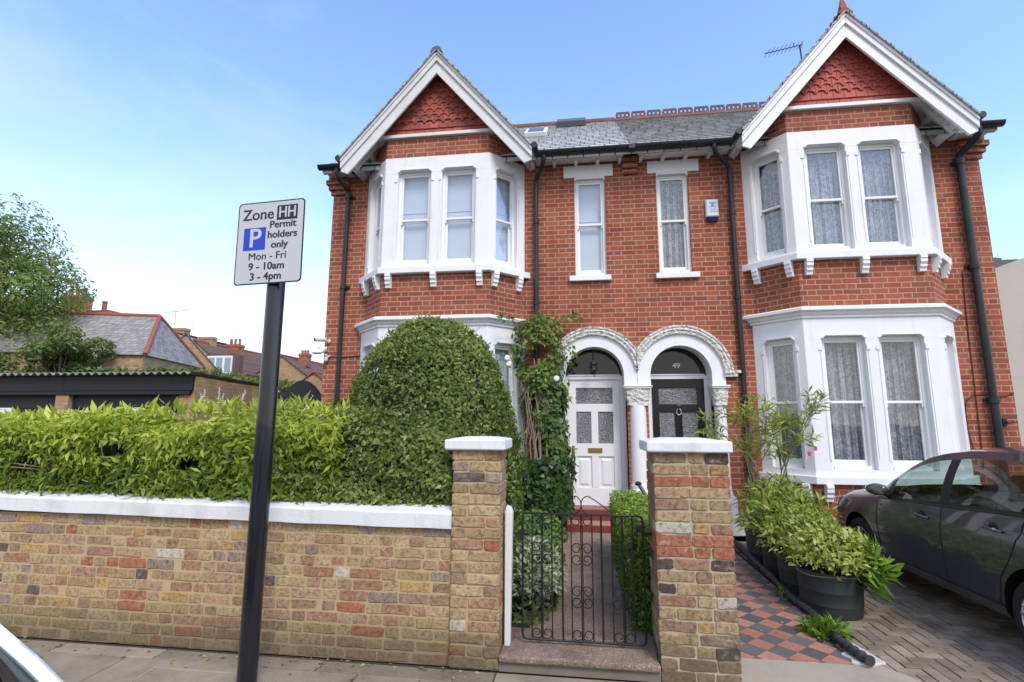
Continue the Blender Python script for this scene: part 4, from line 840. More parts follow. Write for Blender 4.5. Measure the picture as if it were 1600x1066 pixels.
def houses():
    plain('black_door', (0.010, 0.010, 0.011), 0.2, 0.1, 8)
    A = house(-1, 'red brick house with plain roller blinds, white front door and big round bush in front', 'slate_pale', 'hung_tiles', 'weathered_white', 'blind', 'blind', 'blind')
    B = house(1, 'red brick house numbered 49 with lace curtains, black front door and car parked in front', 'slate_dark', 'hung_tiles_new', 'white_paint', 'lace', 'lace', 'lace')
    # cable run on the right house
    b = MB(); b.tube([(4.50, -.01, 3.7), (4.47, -.012, 3.0), (4.45, -.012, 2.0), (4.43, -.012, 1.0)], .006, 6); b.tube([(4.6, -.012, 1.98), (4.42, -.012, 1.97), (4.33, -.012, 1.90), (4.30, -.012, 1.75), (4.30, -.012, 1.5), (4.36, -.012, 1.1)], .006, 6); b.tube([(4.62, -.012, 1.96), (4.8, -.012, 1.95), (4.915, -.012, 2.0)], .006, 6); b.build('cable', 'cable', B)
    b = MB(); b.tube([(4.76, -.005, 1.62), (4.76, -.07, 1.60), (4.80, -.08, 1.62), (4.84, -.08, 1.61)], .010, 6); b.box(4.73, 4.78, -.02, -.001, 1.57, 1.66); b.build('wall_hook', 'black_pipe', B)
    b = MB(); b.tube([(-4.90, -.01, 2.62), (-4.6, -.01, 2.60), (-4.3, -.01, 2.62), (-4.2, -.01, 2.62)], .006, 6); b.build('cable', 'cable', A)
    # alarm box
    t = thing('alarm_box', 'white burglar alarm box with dark blue base on the brick beside the black downpipe', 'alarm box', (1.19, 0, 4.77))
    b = MB(); b.loft([[(1.10, -.001, 4.66), (1.285, -.001, 4.66), (1.285, -.001, 4.93), (1.10, -.001, 4.93)], [(1.10, -.05, 4.66), (1.285, -.05, 4.66), (1.285, -.05, 4.93), (1.10, -.05, 4.93)], [(1.118, -.068, 4.665), (1.267, -.068, 4.665), (1.267, -.068, 4.915), (1.118, -.068, 4.915)]]); b.build('cover', 'white_plastic', t, bevel=.006)
    b = MB(); b.loft([[(1.12, -.001, 4.585), (1.265, -.001, 4.585), (1.265, -.045, 4.585), (1.12, -.045, 4.585)], [(1.105, -.001, 4.659), (1.28, -.001, 4.659), (1.28, -.062, 4.659), (1.105, -.062, 4.659)]]); b.build('strobe', 'navy_plastic', t, bevel=.008)
    b = MB(); b.xz([(1.145, 4.88), (1.245, 4.88), (1.245, 4.865), (1.215, 4.855), (1.215, 4.82), (1.175, 4.82), (1.175, 4.855), (1.145, 4.865)], -.0675, -.0688); b.build('emblem', 'alarm_blue', t)
    b = MB()
    for z, x0, n, wl in ((4.805, 1.14, 6, .014), (4.76, 1.165, 5, .010), (4.725, 1.14, 8, .011)):
        for i in range(n): b.box(x0 + i * .0165, x0 + i * .0165 + wl, -.0688, -.0675, z, z + .013)
    b.build('small_print', 'alarm_grey', t)
    # cctv pair on the corner of the left house
    t = thing('security_camera', 'small bullet camera above the floodlight on the left brick corner', 'camera', (-4.92, -.02, 2.88))
    b = MB(); b.lathe([(.03, 0), (.035, .01), (.035, .03)], (-4.84, -.035, 2.86), 12, 'y'); b.tube([(-4.84, -.03, 2.86), (-4.90, -.10, 2.86)], .012, 8); b.build('bracket', 'camera_plastic', t)
    b = MB(); b.tube([(-4.86, -.09, 2.875), (-4.97, -.22, 2.86)], .036, 12); b.tube([(-4.97, -.22, 2.86), (-4.975, -.226, 2.859)], .028, 12, 1); b.build('camera_body', ['camera_plastic', 'plastic_black'], t, smooth=True)
    t = thing('floodlight', 'white security floodlight with sensor below the small camera', 'floodlight', (-4.9, -.03, 2.65))
    b = MB(); b.loft([[(-5.02, -.20, 2.635), (-4.85, -.20, 2.635), (-4.85, -.02, 2.70), (-5.02, -.02, 2.70)], [(-5.02, -.22, 2.665), (-4.85, -.22, 2.665), (-4.84, -.05, 2.77), (-5.0, -.05, 2.77)]]); b.build('housing', 'white_plastic', t, bevel=.015)
    b = MB(); b.loft([[(-5.005, -.195, 2.630), (-4.865, -.195, 2.630), (-4.865, -.05, 2.682), (-5.005, -.05, 2.682)], [(-5.005, -.196, 2.634), (-4.865, -.196, 2.634), (-4.865, -.05, 2.688), (-5.005, -.05, 2.688)]]); b.build('lens', 'plastic_black', t)
    b = MB(); b.tube([(-4.82, -.001, 2.62), (-4.82, -.06, 2.6), (-4.85, -.1, 2.64)], .02, 10); b.lathe([(.02, -.05), (.035, -.03), (.035, .02), (.015, .03)], (-4.84, -.08, 2.57), 12); b.build('sensor', 'camera_plastic', t, smooth=True)
    # porch lantern
    t = thing('porch_lantern', 'black hanging lantern in front of the fanlight over the white door', 'lantern', (-.62, .02, 2.45))
    b = MB(); b.tube([(-.62, .02, 2.70), (-.62, .02, 2.50)], .004, 6); b.lathe([(.005, .10), (.02, .085), (.055, .04), (.062, .03), (.05, .025)], (-.62, .02, 2.42), 6); b.lathe([(.045, -.06), (.03, -.085), (.01, -.10), (.006, -.16), (.001, -.165)], (-.62, .02, 2.42), 6)
    for k in range(6): a = 2 * PI * k / 6; b.tube([(-.62 + .052 * math.cos(a), .02 + .052 * math.sin(a), 2.45), (-.62 + .042 * math.cos(a), .02 + .042 * math.sin(a), 2.36)], .004, 5)
    b.build('frame', 'black_iron', t); b = MB(); b.lathe([(.048, .025), (.04, -.058)], (-.62, .02, 2.42), 6); b.build('glass', 'window_glass', t)
    # tv aerial
    t = thing('tv_aerial', 'thin metal television aerial behind the right hand gable', 'aerial', (2.6, 0.4, 7.0))
    b = MB(); b.tube([(2.83, .3, 6.95), (2.80, .3, 7.66)], .012, 6); b.build('mast', 'lead_dark', t)
    b = MB(); a0, a1 = Vector((2.83, .3, 7.66)), Vector((2.08, -.15, 7.22)); b.tube([a0, a1], .008, 6)
    for k in range(9): p_ = a0.lerp(a1, .05 + k * .11); b.tube([p_ + Vector((.03, -.06, .03)), p_ - Vector((.03, -.06, .03))], .0035, 4)
    b.tube([a0 + Vector((.02, 0, .05)), a0 - Vector((.05, .1, .12))], .006, 4); b.tube([a0 + Vector((-.12, 0, .05)), a0 - Vector((.16, .1, .1))], .006, 4); b.build('boom', 'lead_dark', t)

# ---------------------------------------------------------------- cars
def car(name, label, paint_m, loc, rz, sc=(1, 1, 1), fast=False, group=None):
    """small five door hatchback; local frame: nose towards +y at y=0, tail at y=-LEN, ground z=0"""
    T = thing(name, label, 'car', (0, 0, 0), group); LEN = 3.60; AX = (0.74, 2.94); WR = 0.292
    W = [(0, .60), (.04, .68), (.12, .745), (.25, .785), (.5, .81), (.9, .82), (2.4, .82), (3.1, .81), (3.4, .785), (3.53, .73), (3.60, .64)]
    zb = [(0, .60), (.05, .66), (.2, .72), (.5, .79), (1.05, .84), (1.5, .868), (2.2, .915), (2.9, .965), (3.3, .985), (3.6, .95)]
    zr = [(0, .61), (.05, .68), (.2, .755), (.5, .835), (1.05, .90), (1.25, 1.03), (1.5, 1.175), (1.7, 1.27), (1.9, 1.325), (2.2, 1.365), (2.6, 1.375), (3.0, 1.355), (3.2, 1.325), (3.3, 1.25), (3.5, 1.02), (3.55, .96), (3.6, .90)]
    if fast: zr = zr[:10] + [(2.6, 1.375), (2.85, 1.345), (3.1, 1.225), (3.5, 1.0), (3.55, .96), (3.6, .90)]
    wr = [(0, .52), (.2, .64), (.5, .70), (1.05, .715), (1.5, .66), (1.9, .605), (2.3, .59), (3.0, .575), (3.25, .57), (3.5, .60), (3.6, .60)]
    cr = [(0, .015), (.5, .045), (1.0, .05), (1.1, .06), (1.7, .055), (2.2, .05), (3.1, .045), (3.3, .035), (3.6, .02)]
    zs = [(0, .30), (.1, .24), (.4, .22), (3.2, .22), (3.5, .28), (3.6, .36)]
    st = sorted(set([round(x, 3) for x in list(np.arange(0, LEN + .001, .075)) + [.03, 1.36, 1.42, 2.01, 2.12, 2.84, 2.92, 3.23, 3.28, 3.50, 1.09, 1.74]]))
    ts = [0, .06, .3, .58, .86, 1.0]
    def ring(a):
        w_, b_, r_, q, c_, s_ = interp(a, W), interp(a, zb), interp(a, zr), interp(a, wr), interp(a, cr), interp(a, zs)
        q = min(q, w_ * .96); half = [(0, s_), (.7 * w_, s_), (.93 * w_, s_ + .01), (.965 * w_, s_ + .05), (.975 * w_, s_ + .085), (.968 * w_, s_ + .10), (.992 * w_, s_ + .2 * (b_ - s_) / .65 + .06), (1.0 * w_, lerp(s_, b_, .62)), (.995 * w_, lerp(s_, b_, .78)), (.984 * w_, lerp(s_, b_, .83)), (.968 * w_, lerp(s_, b_, .95))]
        for t in ts: half.append((lerp(.952 * w_, q, t) + .02 * math.sin(PI * t) * (1 if r_ - b_ > .1 else .3), lerp(b_, r_, t ** .97)))
        half += [(q * .82, r_ + c_ * .42), (q * .45, r_ + c_ * .85), (0, r_ + c_)]
        return half
    NB = 11; NH = NB + len(ts) + 3
    b = MB(); rings = []
    for a in st:
        h = ring(a); rings.append([(x, -a, z) for x, z in h] + [(-x, -a, z) for x, z in h[-2:0:-1]])
    R = b.loft(rings, True); bm = b.bm; bm.faces.ensure_lookup_table(); n = len(rings[0])
    # 0 paint 1 side glass 2 black trim 3 screen glass
    fi = 0
    for k, (a0, a1) in enumerate(zip(st, st[1:])):
        am = (a0 + a1) / 2
        for i in range(n):
            f = bm.faces[fi]; fi += 1
            row = i if i < NH - 1 else n - 1 - i          # mirrored row index
            tall = interp(am, zr) - interp(am, zb)
            if NB <= row < NB + 5 and 1.12 < am < 3.23:
                top = row == NB + 4
                g = (1.36 < am < 2.01 or 2.12 < am < 2.84) and NB + 1 <= row <= NB + 3
                f.material_index = 1 if g else (0 if top or am > 2.92 or (am < 1.3) else 2)
            elif row >= NB + 5 and (1.09 < am < 1.74 or (2.92 if fast else 3.28) < am < 3.50): f.material_index = 3
            elif row in (3, 4) and .5 < am < 3.3: f.material_index = 2 if row == 4 else 0
            elif row < 2: f.material_index = 2
    bmesh.ops.recalc_face_normals(bm, faces=bm.faces)
    tmp = bpy.data.meshes.new('tmp'); bm.to_mesh(tmp); bm.free(); to = bpy.data.objects.new('tmp', tmp); COL.objects.link(to)
    cutters = []
    for ax in AX:
        for sd_ in (-1, 1):
            c = MB(); c.lathe([(WR + .045, -.14 if sd_ > 0 else -.2), (WR + .045, .2 if sd_ > 0 else .14)], (sd_ * .76, -ax, WR + .01), 36, 'x'); co = c.build('cut', 'plastic_black'); cutters.append(co)
            md = to.modifiers.new('b', 'BOOLEAN'); md.object = co; md.operation = 'DIFFERENCE'; md.solver = 'EXACT'
    for m_ in (paint_m, 'car_glass', 'plastic_black', 'car_glass'): tmp.materials.append(M[m_])
    bpy.context.view_layer.update(); me = bpy.data.meshes.new_from_object(to.evaluated_get(bpy.context.evaluated_depsgraph_get()))
    bpy.data.objects.remove(to)
    for c in cutters: bpy.data.objects.remove(c)
    def split(name, keep, test=None):
        bm = bmesh.new(); bm.from_mesh(me); bmesh.ops.delete(bm, geom=[f for f in bm.faces if f.material_index not in keep or (test and not test(f.calc_center_median()))], context='FACES')
        for f in bm.faces: f.smooth = True
        for e in bm.edges:
            if len(e.link_faces) == 2 and (e.calc_face_angle(0) > math.radians(32)): e.smooth = False
        m2 = bpy.data.meshes.new(name); bm.to_mesh(m2); bm.free()
        for q in me.materials: m2.materials.append(q)
        return link(name, m2, T)
    body = split('body', (0, 2)); split('windscreen', (3,), lambda c: -c.y < 2); split('rear_window', (3,), lambda c: -c.y > 2)
    for sd_ in (-1, 1): split('side_window', (1,), lambda c: c.x * sd_ > 0 and -c.y < 2.1); split('side_window', (1,), lambda c: c.x * sd_ > 0 and -c.y > 2.1)
    def sp(a, j, sd_=-1, d=0.0):
        x, z = ring(a)[j]; return Vector((sd_ * (x + d), -a, z))
    if fast:
        for sd_ in (-1, 1):
            b = MB(); b.tube([sp(a_, NB + 5, sd_, .002) + Vector((0, 0, .004)) for a_ in np.arange(2.6, 3.56, .05)], .009, 8); b.build('pillar_trim', paint_m, body, smooth=True)
    for sd_ in (-1, 1):
        # door seams
        for pts in ([sp(2.05, j, sd_, .0005) for j in range(4, NB + 2)], [sp(1.12, j, sd_, .0005) for j in range(4, NB)], [sp(a_, j, sd_, .0005) for a_, j in ((2.52, 4), (2.56, 5), (2.62, 6), (2.74, 7), (2.80, 8), (2.83, 9), (2.86, 10), (2.88, NB), (2.88, NB + 3), (2.86, NB + 4))]):
            b = MB(); b.tube(pts, .0042, 6); b.build('door_seam', 'plastic_black', body)
        b = MB(); b.tube([sp(a_, NB, sd_, .003) for a_ in np.arange(1.2, 2.95, .1)], .006, 6); b.build('window_trim', 'plastic_black', body)
        for a_ in (1.82, 2.60):
            b = MB(); p = sp(a_, 9, sd_, 0); p.z += .01
            b.lathe([(.001, -.002), (.045, 0), (.052, .001)], (p.x - sd_ * .002, p.y, p.z - .005), 16, 'x'); b.build('handle_recess', 'plastic_black', body)
            b = MB(); b.tube([p + Vector((sd_ * .004, .085, .005)), p + Vector((sd_ * .024, .06, .006)), p + Vector((sd_ * .026, -.05, .0)), p + Vector((sd_ * .004, -.085, -.004))], [.010, .013, .013, .010], 8); b.build('door_handle', paint_m, T, smooth=True)
        # mirror
        b = MB(); p = sp(1.30, NB + 1, sd_, 0); rr = []
        for q, k in ((-.055, .55), (-.04, .9), (0, 1.05), (.05, .85), (.085, .3)):
            rr.append([(p.x + sd_ * (.10 + .085 * k * math.cos(t)), p.y + q + .01 + .02 * math.cos(t), p.z + .075 + .055 * k * math.sin(t)) for t in np.linspace(0, 2 * PI, 15)[:-1]])
        b.loft(rr); mo = b.build('door_mirror', paint_m, T, smooth=True, sharp=60)
        b = MB(); b.loft([[(p.x + sd_ * (.10 + .065 * math.cos(t)), p.y - .048, p.z + .075 + .04 * math.sin(t)) for t in np.linspace(0, 2 * PI, 15)[:-1]], [(p.x + sd_ * (.10 + .065 * math.cos(t)), p.y - .052, p.z + .075 + .04 * math.sin(t)) for t in np.linspace(0, 2 * PI, 15)[:-1]]]); b.build('mirror_glass', 'mirror', mo)
        b = MB(); b.tube([p + Vector((-sd_ * .01, .0, .01)), p + Vector((sd_ * .06, 0, .05))], .022, 8); b.build('mirror_arm', 'plastic_black', mo)
        # lamps
        b = MB(); rr = []
        for a_, k in ((.06, .3), (.12, .8), (.24, 1), (.38, .8), (.50, .25)):
            x, z = ring(a_)[10]; rr.append([(sd_ * (x * (1 - .05) + .028 + .0 * k), -a_ + .0, z - .03 + .055 * k * math.sin(t)) if math.cos(t) > 0 else (sd_ * (x * .86), -a_, z - .03 + .055 * k * math.sin(t)) for t in np.linspace(0.2, 2 * PI + .2, 13)[:-1]])
        b.loft(rr); b.build('headlight', 'lamp_glass', T, smooth=True)
        b = MB(); b.loft([[(sd_ * .70, -3.43, .66), (sd_ * .80, -3.36, .66), (sd_ * .79, -3.36, .90), (sd_ * .68, -3.43, .90)], [(sd_ * .56, -3.60, .68), (sd_ * .70, -3.56, .68), (sd_ * .68, -3.56, .88), (sd_ * .56, -3.585, .88)]]); b.build('tail_light', 'lamp_red', T, bevel=.01)
        for ax in AX:
            xo = sd_ * .80; sg = sd_
            wh = bpy.data.objects.new('wheel', None); COL.objects.link(wh); wh.parent = T
            b = MB(); b.lathe([(WR * .66, -.005 * sg), (WR * .70, .005 * sg), (WR * .86, .008 * sg), (WR * .97, -.012 * sg), (WR, -.04 * sg), (WR, -.15 * sg), (WR * .9, -.19 * sg), (WR * .6, -.19 * sg)], (xo, -ax, WR), 40, 'x'); b.build('tyre', 'tyre', wh, smooth=True, sharp=50)
            b = MB(); b.lathe([(WR * .69, -.002 * sg), (WR * .66, .004 * sg), (WR * .63, -.01 * sg), (WR * .61, -.06 * sg), (WR * .58, -.15 * sg)], (xo, -ax, WR), 40, 'x', cap=False)
            b.lathe([(.001, .0), (.03, .0), (.05, -.012 * sg), (.055, -.05 * sg)], (xo, -ax, WR), 20, 'x')
            for k in range(5):
                for off in (-.16, .16):
                    a0 = 2 * PI * k / 5 + .3; a1 = a0 + off; p0 = Vector((xo - sg * .012, -ax + .04 * math.cos(a0), WR + .04 * math.sin(a0))); p1 = Vector((xo - sg * .006, -ax + WR * .645 * math.cos(a1), WR + WR * .645 * math.sin(a1)))
                    b.tube([p0, p0.lerp(p1, .5) + Vector((sg * .004, 0, 0)), p1], [.020, .016, .018], 8)
            b.build('rim', 'alloy', wh, smooth=True, sharp=40)
            b = MB(); b.lathe([(WR * .6, -.10 * sg), (.001, -.10 * sg)], (xo, -ax, WR), 24, 'x'); b.build('brake', 'plastic_black', wh)
    # cabin: floor tub, seats with head rests, dashboard, wheel
    b = MB(); b.box(-.72, .72, -3.2, -.95, .30, .36); b.box(-.70, .70, -3.3, -2.95, .36, .92); b.loft([[(-.70, -1.05, .40), (.70, -1.05, .40), (.70, -1.05, .88), (-.70, -1.05, .88)], [(-.68, -1.45, .5), (.68, -1.45, .5), (.68, -1.40, .84), (-.68, -1.40, .84)]]); b.build('cabin', 'plastic_black', T)
    for sx_, ya, wd in ((-.36, -1.95, .23), (.36, -1.95, .23), (-.40, -2.75, .27), (.40, -2.75, .27)):
        b = MB(); b.loft([[(sx_ - wd, ya + .25, .42), (sx_ + wd, ya + .25, .42), (sx_ + wd, ya - .25, .40), (sx_ - wd, ya - .25, .40)], [(sx_ - wd, ya + .25, .55), (sx_ + wd, ya + .25, .55), (sx_ + wd, ya - .25, .52), (sx_ - wd, ya - .25, .52)]])
        b.loft([[(sx_ - wd, ya - .16, .50), (sx_ + wd, ya - .16, .50), (sx_ + wd, ya - .30, .50), (sx_ - wd, ya - .30, .50)], [(sx_ - wd * .95, ya - .26, .85), (sx_ + wd * .95, ya - .26, .85), (sx_ + wd * .95, ya - .38, .85), (sx_ - wd * .95, ya - .38, .85)], [(sx_ - wd * .7, ya - .32, 1.02), (sx_ + wd * .7, ya - .32, 1.02), (sx_ + wd * .7, ya - .41, 1.02), (sx_ - wd * .7, ya - .41, 1.02)]])
        b.loft([[(sx_ - .11, ya - .34, 1.05), (sx_ + .11, ya - .34, 1.05), (sx_ + .11, ya - .43, 1.05), (sx_ - .11, ya - .43, 1.05)], [(sx_ - .10, ya - .35, 1.19), (sx_ + .10, ya - .35, 1.19), (sx_ + .10, ya - .43, 1.19), (sx_ - .10, ya - .43, 1.19)]]); b.build('seat', 'seat_cloth', T, bevel=.04)
    b = MB(); b.tube([(.36 + .17 * math.cos(t), -1.52 - .06 * math.sin(t), .86 + .15 * math.sin(t)) for t in np.linspace(0, 2 * PI, 21)], .014, 6); b.tube([(.36, -1.38, .80), (.36, -1.52, .86)], .03, 8); b.build('steering_wheel', 'plastic_black', T)
    T.scale = sc; T.location = loc; T.rotation_euler = (0, 0, rz)
    return T

# ---------------------------------------------------------------- street sign
def sign():
    X, Y = -2.845, -4.55
    T = thing('parking_sign', 'parking zone sign plate on a black steel post standing on the pavement', 'sign', (X, Y, 0))
    lean = .008
    b = MB(); b.lathe([(.0575, 0), (.0575, 2.975)], (0, 0, 0), 28)
    for q in (0.07,): b.lathe([(.058, 0), (.066, .002), (.066, .02), (.058, .03)], (0, 0, 0), 28)
    post = b.build('post', 'black_gloss', None, smooth=True, sharp=50); post.parent = T; post.rotation_euler = (0, math.radians(-.3), 0)
    b = MB(); b.lathe([(.059, 2.965), (.063, 2.975), (.063, 3.01), (.05, 3.03), (.001, 3.035)], (0, 0, 0), 28); c = b.build('post_cap', 'lead', None, smooth=True, sharp=40); c.parent = T
    # plate faces slightly right of the road, seen edge-rotated
    ang = math.radians(-3); r = Vector((math.cos(ang), math.sin(ang), 0)); tilt = math.radians(1.0); r = Vector((r.x * math.cos(tilt), r.y, math.sin(tilt))); nrm = Vector((math.sin(ang), -math.cos(ang), 0)); up = nrm.cross(r).normalized() 
    C = Vector((-2.876 - X + .0, -4.635 - Y, 2.776)); hw, hh = .249, .289
    def rrect(hw, hh, rad): 
        pts = []
        for cx, cz, a0 in ((hw - rad, hh - rad, 0), (-hw + rad, hh - rad, PI / 2), (-hw + rad, -hh + rad, PI), (hw - rad, -hh + rad, 1.5 * PI)): pts += arc(cx, cz, rad, a0, a0 + PI / 2, 6)
        return pts
    o = C
    b = MB(); b.prism(rrect(hw, hh, .028), o, r, up, -.003, 0); plate = b.build('plate', 'sign_black', None); plate.parent = T
    def part(name, pts, d, mat):
        b = MB(); b.prism(pts, o, r, up, 0.0002, d); x = b.build(name, mat, None); x.parent = plate; return x
    part('face', rrect(hw - .009, hh - .009, .022), .0010, 'sign_grey')
    sq = lambda x0, x1, z0, z1: [(x0, z0), (x1, z0), (x1, z1), (x0, z1)]
    part('zone_panel', sq(.045, .198, .148, .252), .0016, 'sign_black'); part('parking_panel', sq(-.195, -.030, -.052, .106), .0016, 'sign_blue')
    def tx(s_, x, z, size, mat, d=.0017, sx=1.0, bold=.004, al='CENTER'):
        bold *= 0 if 'M' in s_ else .25
        q = text(s_, size, mat, o + r * x + up * z + nrm * d, None, r, up, al, .0004, sx, bold, thick=.0022); q.parent = plate
    tx('Zone', -.095, .196, .108, 'sign_black'); tx('HH', .1215, .199, .108, 'sign_grey', .0022, .84, .004)
    tx('P', -.110, .027, .185, 'sign_grey', .0022, 1.0, .008)
    tx('Permit', .092, .118, .070, 'sign_black', .0017, 1.04); tx('holders', .092, .048, .070, 'sign_black', .0017, 1.04); tx('only', .075, -.022, .070, 'sign_black', .0017, 1.04)
    tx('Mon - Fri', -.010, -.098, .072, 'sign_black', .0017, 1.04); tx('9 - 10am', -.012, -.168, .072, 'sign_black', .0017, 1.04); tx('3 - 4pm', -.014, -.238, .072, 'sign_black', .0017, 1.04)
    b = MB(); b.tube([C + nrm * -.012 + up * q + r * s_ for s_, q in ((-.02, .12), (.12, .12))], .012, 6); b.tube([C + nrm * -.012 + up * q + r * s_ for s_, q in ((-.02, -.12), (.12, -.12))], .012, 6); x = b.build('clip', 'lead', None); x.parent = T

# ---------------------------------------------------------------- planting
def pts_on(n, fn): return np.array([fn() for _ in range(n)])
def plants():
    # --- long hedge behind the front wall
    T = thing('hedge', 'yellow green leafy climber hedge along the top of the garden wall', 'hedge', (-5, -3.6, .9))
    n = 46000; x = rng.uniform(-8.4, -2.60, n); th = rng.uniform(0, 1, n)
    top = 1.53 + .05 * np.sin(x * 2.1) + .04 * np.sin(x * 5.3 + 1) + .09 * np.clip((x + 5.6) / 1.8, -1, 1)
    # cross-section: front face, rounded top, back
    ang = np.where(th < .62, 0, 1); y = np.empty(n); z = np.empty(n); N = np.zeros((n, 3))
    f = th < .60; k = f.sum(); y[f] = -3.98 + .05 * rng.normal(size=k); z[f] = 1.03 + (top[f] - 1.06) * rng.random(k) ** .85; N[f] = (0, -1, .15)
    g = ~f; k = g.sum(); a = rng.uniform(0, PI, k); y[g] = -3.66 - .30 * np.cos(a) + .04 * rng.normal(size=k); z[g] = top[g] - .16 + .17 * np.sin(a) + .03 * rng.normal(size=k); N[g, 1] = -np.cos(a); N[g, 2] = np.sin(a) + .2
    P = np.stack([x, y, z], 1); lump = noise3(P, 4.0, 3); P += N * (lump * .055)[:, None]
    gaps = (noise3(P * np.array([1, .3, 1.3]), 3.0, 11) > .76) & (z < 1.42) & (z > 1.0)
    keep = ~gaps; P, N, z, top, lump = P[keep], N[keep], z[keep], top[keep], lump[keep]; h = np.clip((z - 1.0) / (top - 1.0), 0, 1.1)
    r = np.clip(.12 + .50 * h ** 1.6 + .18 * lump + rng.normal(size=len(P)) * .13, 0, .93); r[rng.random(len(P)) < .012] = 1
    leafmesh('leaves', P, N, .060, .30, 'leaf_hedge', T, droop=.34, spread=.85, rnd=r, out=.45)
    m = 900; xs = rng.uniform(-8.4, -2.75, m); P2 = np.stack([xs, rng.uniform(-3.9, -3.45, m), 1.55 + .09 * np.clip((xs + 5.6) / 1.8, -1, 1) + rng.uniform(-.02, .07, m)], 1)
    leafmesh('young_leaves', P2, np.tile([0, -.3, 1.0], (m, 1)), .10, .30, 'leaf_hedge', T, droop=-.3, spread=.5, rnd=rng.uniform(.6, .95, m), out=.9)
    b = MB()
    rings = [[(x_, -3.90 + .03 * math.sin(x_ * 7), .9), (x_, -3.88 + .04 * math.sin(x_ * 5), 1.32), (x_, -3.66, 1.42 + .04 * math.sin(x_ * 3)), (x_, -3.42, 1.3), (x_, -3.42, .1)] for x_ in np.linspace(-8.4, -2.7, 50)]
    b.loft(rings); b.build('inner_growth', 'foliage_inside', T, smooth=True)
    b = MB()
    for k in range(36):
        x0 = random.uniform(-7.5, -3.2); b.tube([(x0, -3.8, 1.0), (x0 + random.uniform(-.2, .2), -3.97, 1.2), (x0 + random.uniform(-.4, .4), -4.05, random.uniform(1.02, 1.5))], .0045, 5)
    b.build('stem', 'twig', T)
    # railing standing on the wall inside the hedge
    T = thing('railing', 'low black railing on the garden wall half buried in the hedge', 'railing', (-5, -3.98, 1))
    for z_ in (1.075, 1.28, 1.42): b = MB(); b.box(-9.4, -1.72, -3.93, -3.915, z_, z_ + .02); b.build('rail', 'black_iron', T)
    for x_ in (-8.6, -7.8, -7.0, -6.2, -5.12, -4.55, -3.92, -3.3, -2.6, -1.95): b = MB(); b.box(x_ - .022, x_ + .022, -3.94, -3.90, .99, 1.42); b.build('post', 'black_iron', T)
    # --- the big dome bush
    T = thing('dome_bush', 'huge clipped round evergreen bush behind the slimmer brick pier', 'bush', (-2.1, -2.95, 0))
    prof = [(0.0, .86), (.7, .90), (1.3, .86), (1.65, .80), (1.9, .72), (2.1, .62), (2.3, .45), (2.42, .30), (2.50, .14), (2.52, 0.02)]
    cx, cy = -2.16, -2.98
    def dome(n, jit):
        t = rng.random(n) ** .75; z = np.where(rng.random(n) < .3, 2.52 - .42 * rng.random(n) ** 1.2, .15 + 2.3 * t); R = np.interp(z, [p[0] for p in prof], [p[1] for p in prof]); a = rng.uniform(0, 2 * PI, n)
        low = np.clip((1.75 - z) / .9, 0, 1); left = np.clip(-np.cos(a), 0, 1)
        Rx = R * (1 + .52 * low * left ** 1.4) * np.where(np.cos(a) > 0, .86, 1.03); Ry = R * np.where(np.sin(a) < 0, 1.0, .9)
        P = np.stack([cx + Rx * np.cos(a), np.maximum(cy + Ry * np.sin(a), -3.93), z], 1); slope = np.clip((z - 1.2) / 1.2, 0, 1.2)
        N = np.stack([np.cos(a), np.sin(a), slope ** 2 * 1.3], 1); N /= np.linalg.norm(N, axis=1, keepdims=True)
        l = noise3(P, 4.5, 5) * .6 + noise3(P, 11, 6) * .4; P = P + N * (l * .055 + jit * rng.normal(size=n))[:, None]; return P, N, l
    m = 9000; xs = rng.uniform(-3.55, -1.74, m); zt = np.interp(xs, [-3.55, -3.0, -2.6, -1.7], [1.30, 1.5, 1.72, 1.6]); zs_ = .99 + (zt - .99) * rng.random(m); P = np.stack([xs, -3.97 + .12 * np.clip((zs_ - 1.2) / .5, 0, 1) + 0 * xs, zs_], 1); l = noise3(P, 6, 9); kp = (noise3(P, 3.3, 12) < .75); P, l = P[kp], l[kp]; P[:, 1] -= l * .05 - rng.normal(size=len(P)) * .02
    leafmesh('skirt_leaves', P, np.tile([0, -1, .2], (len(P), 1)), .040, .5, 'leaf_bush', T, spread=.8, out=.5, droop=.15, rnd=np.clip(.45 + .25 * l + rng.normal(size=len(P)) * .2, 0, 1))
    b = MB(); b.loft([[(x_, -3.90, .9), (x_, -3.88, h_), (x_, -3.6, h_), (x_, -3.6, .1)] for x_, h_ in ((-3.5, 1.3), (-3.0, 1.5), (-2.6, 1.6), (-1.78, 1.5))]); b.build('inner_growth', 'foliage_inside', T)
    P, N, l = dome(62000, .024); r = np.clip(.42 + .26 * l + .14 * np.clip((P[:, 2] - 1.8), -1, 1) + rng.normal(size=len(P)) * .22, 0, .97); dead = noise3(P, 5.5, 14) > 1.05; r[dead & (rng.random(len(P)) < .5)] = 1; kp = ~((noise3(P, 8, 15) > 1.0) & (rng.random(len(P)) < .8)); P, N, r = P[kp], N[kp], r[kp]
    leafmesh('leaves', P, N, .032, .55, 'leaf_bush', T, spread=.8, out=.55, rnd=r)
    b = MB(); Pt, Nt, _l = dome(260, .0); PI_ = [k for k in range(260) if Pt[k, 2] > .95 and Pt[k, 1] < -2.9]
    for k in PI_[:70]: q, nn_ = Vector(Pt[k]), Vector(Nt[k]); tg = Vector((random.uniform(-1, 1), random.uniform(-.2, .2), random.uniform(-.5, 1))); b.tube([q - nn_ * .12, q + tg * .03, q + nn_ * .025 + tg * .10], .0028, 4)
    b.build('twigs', 'twig', T)
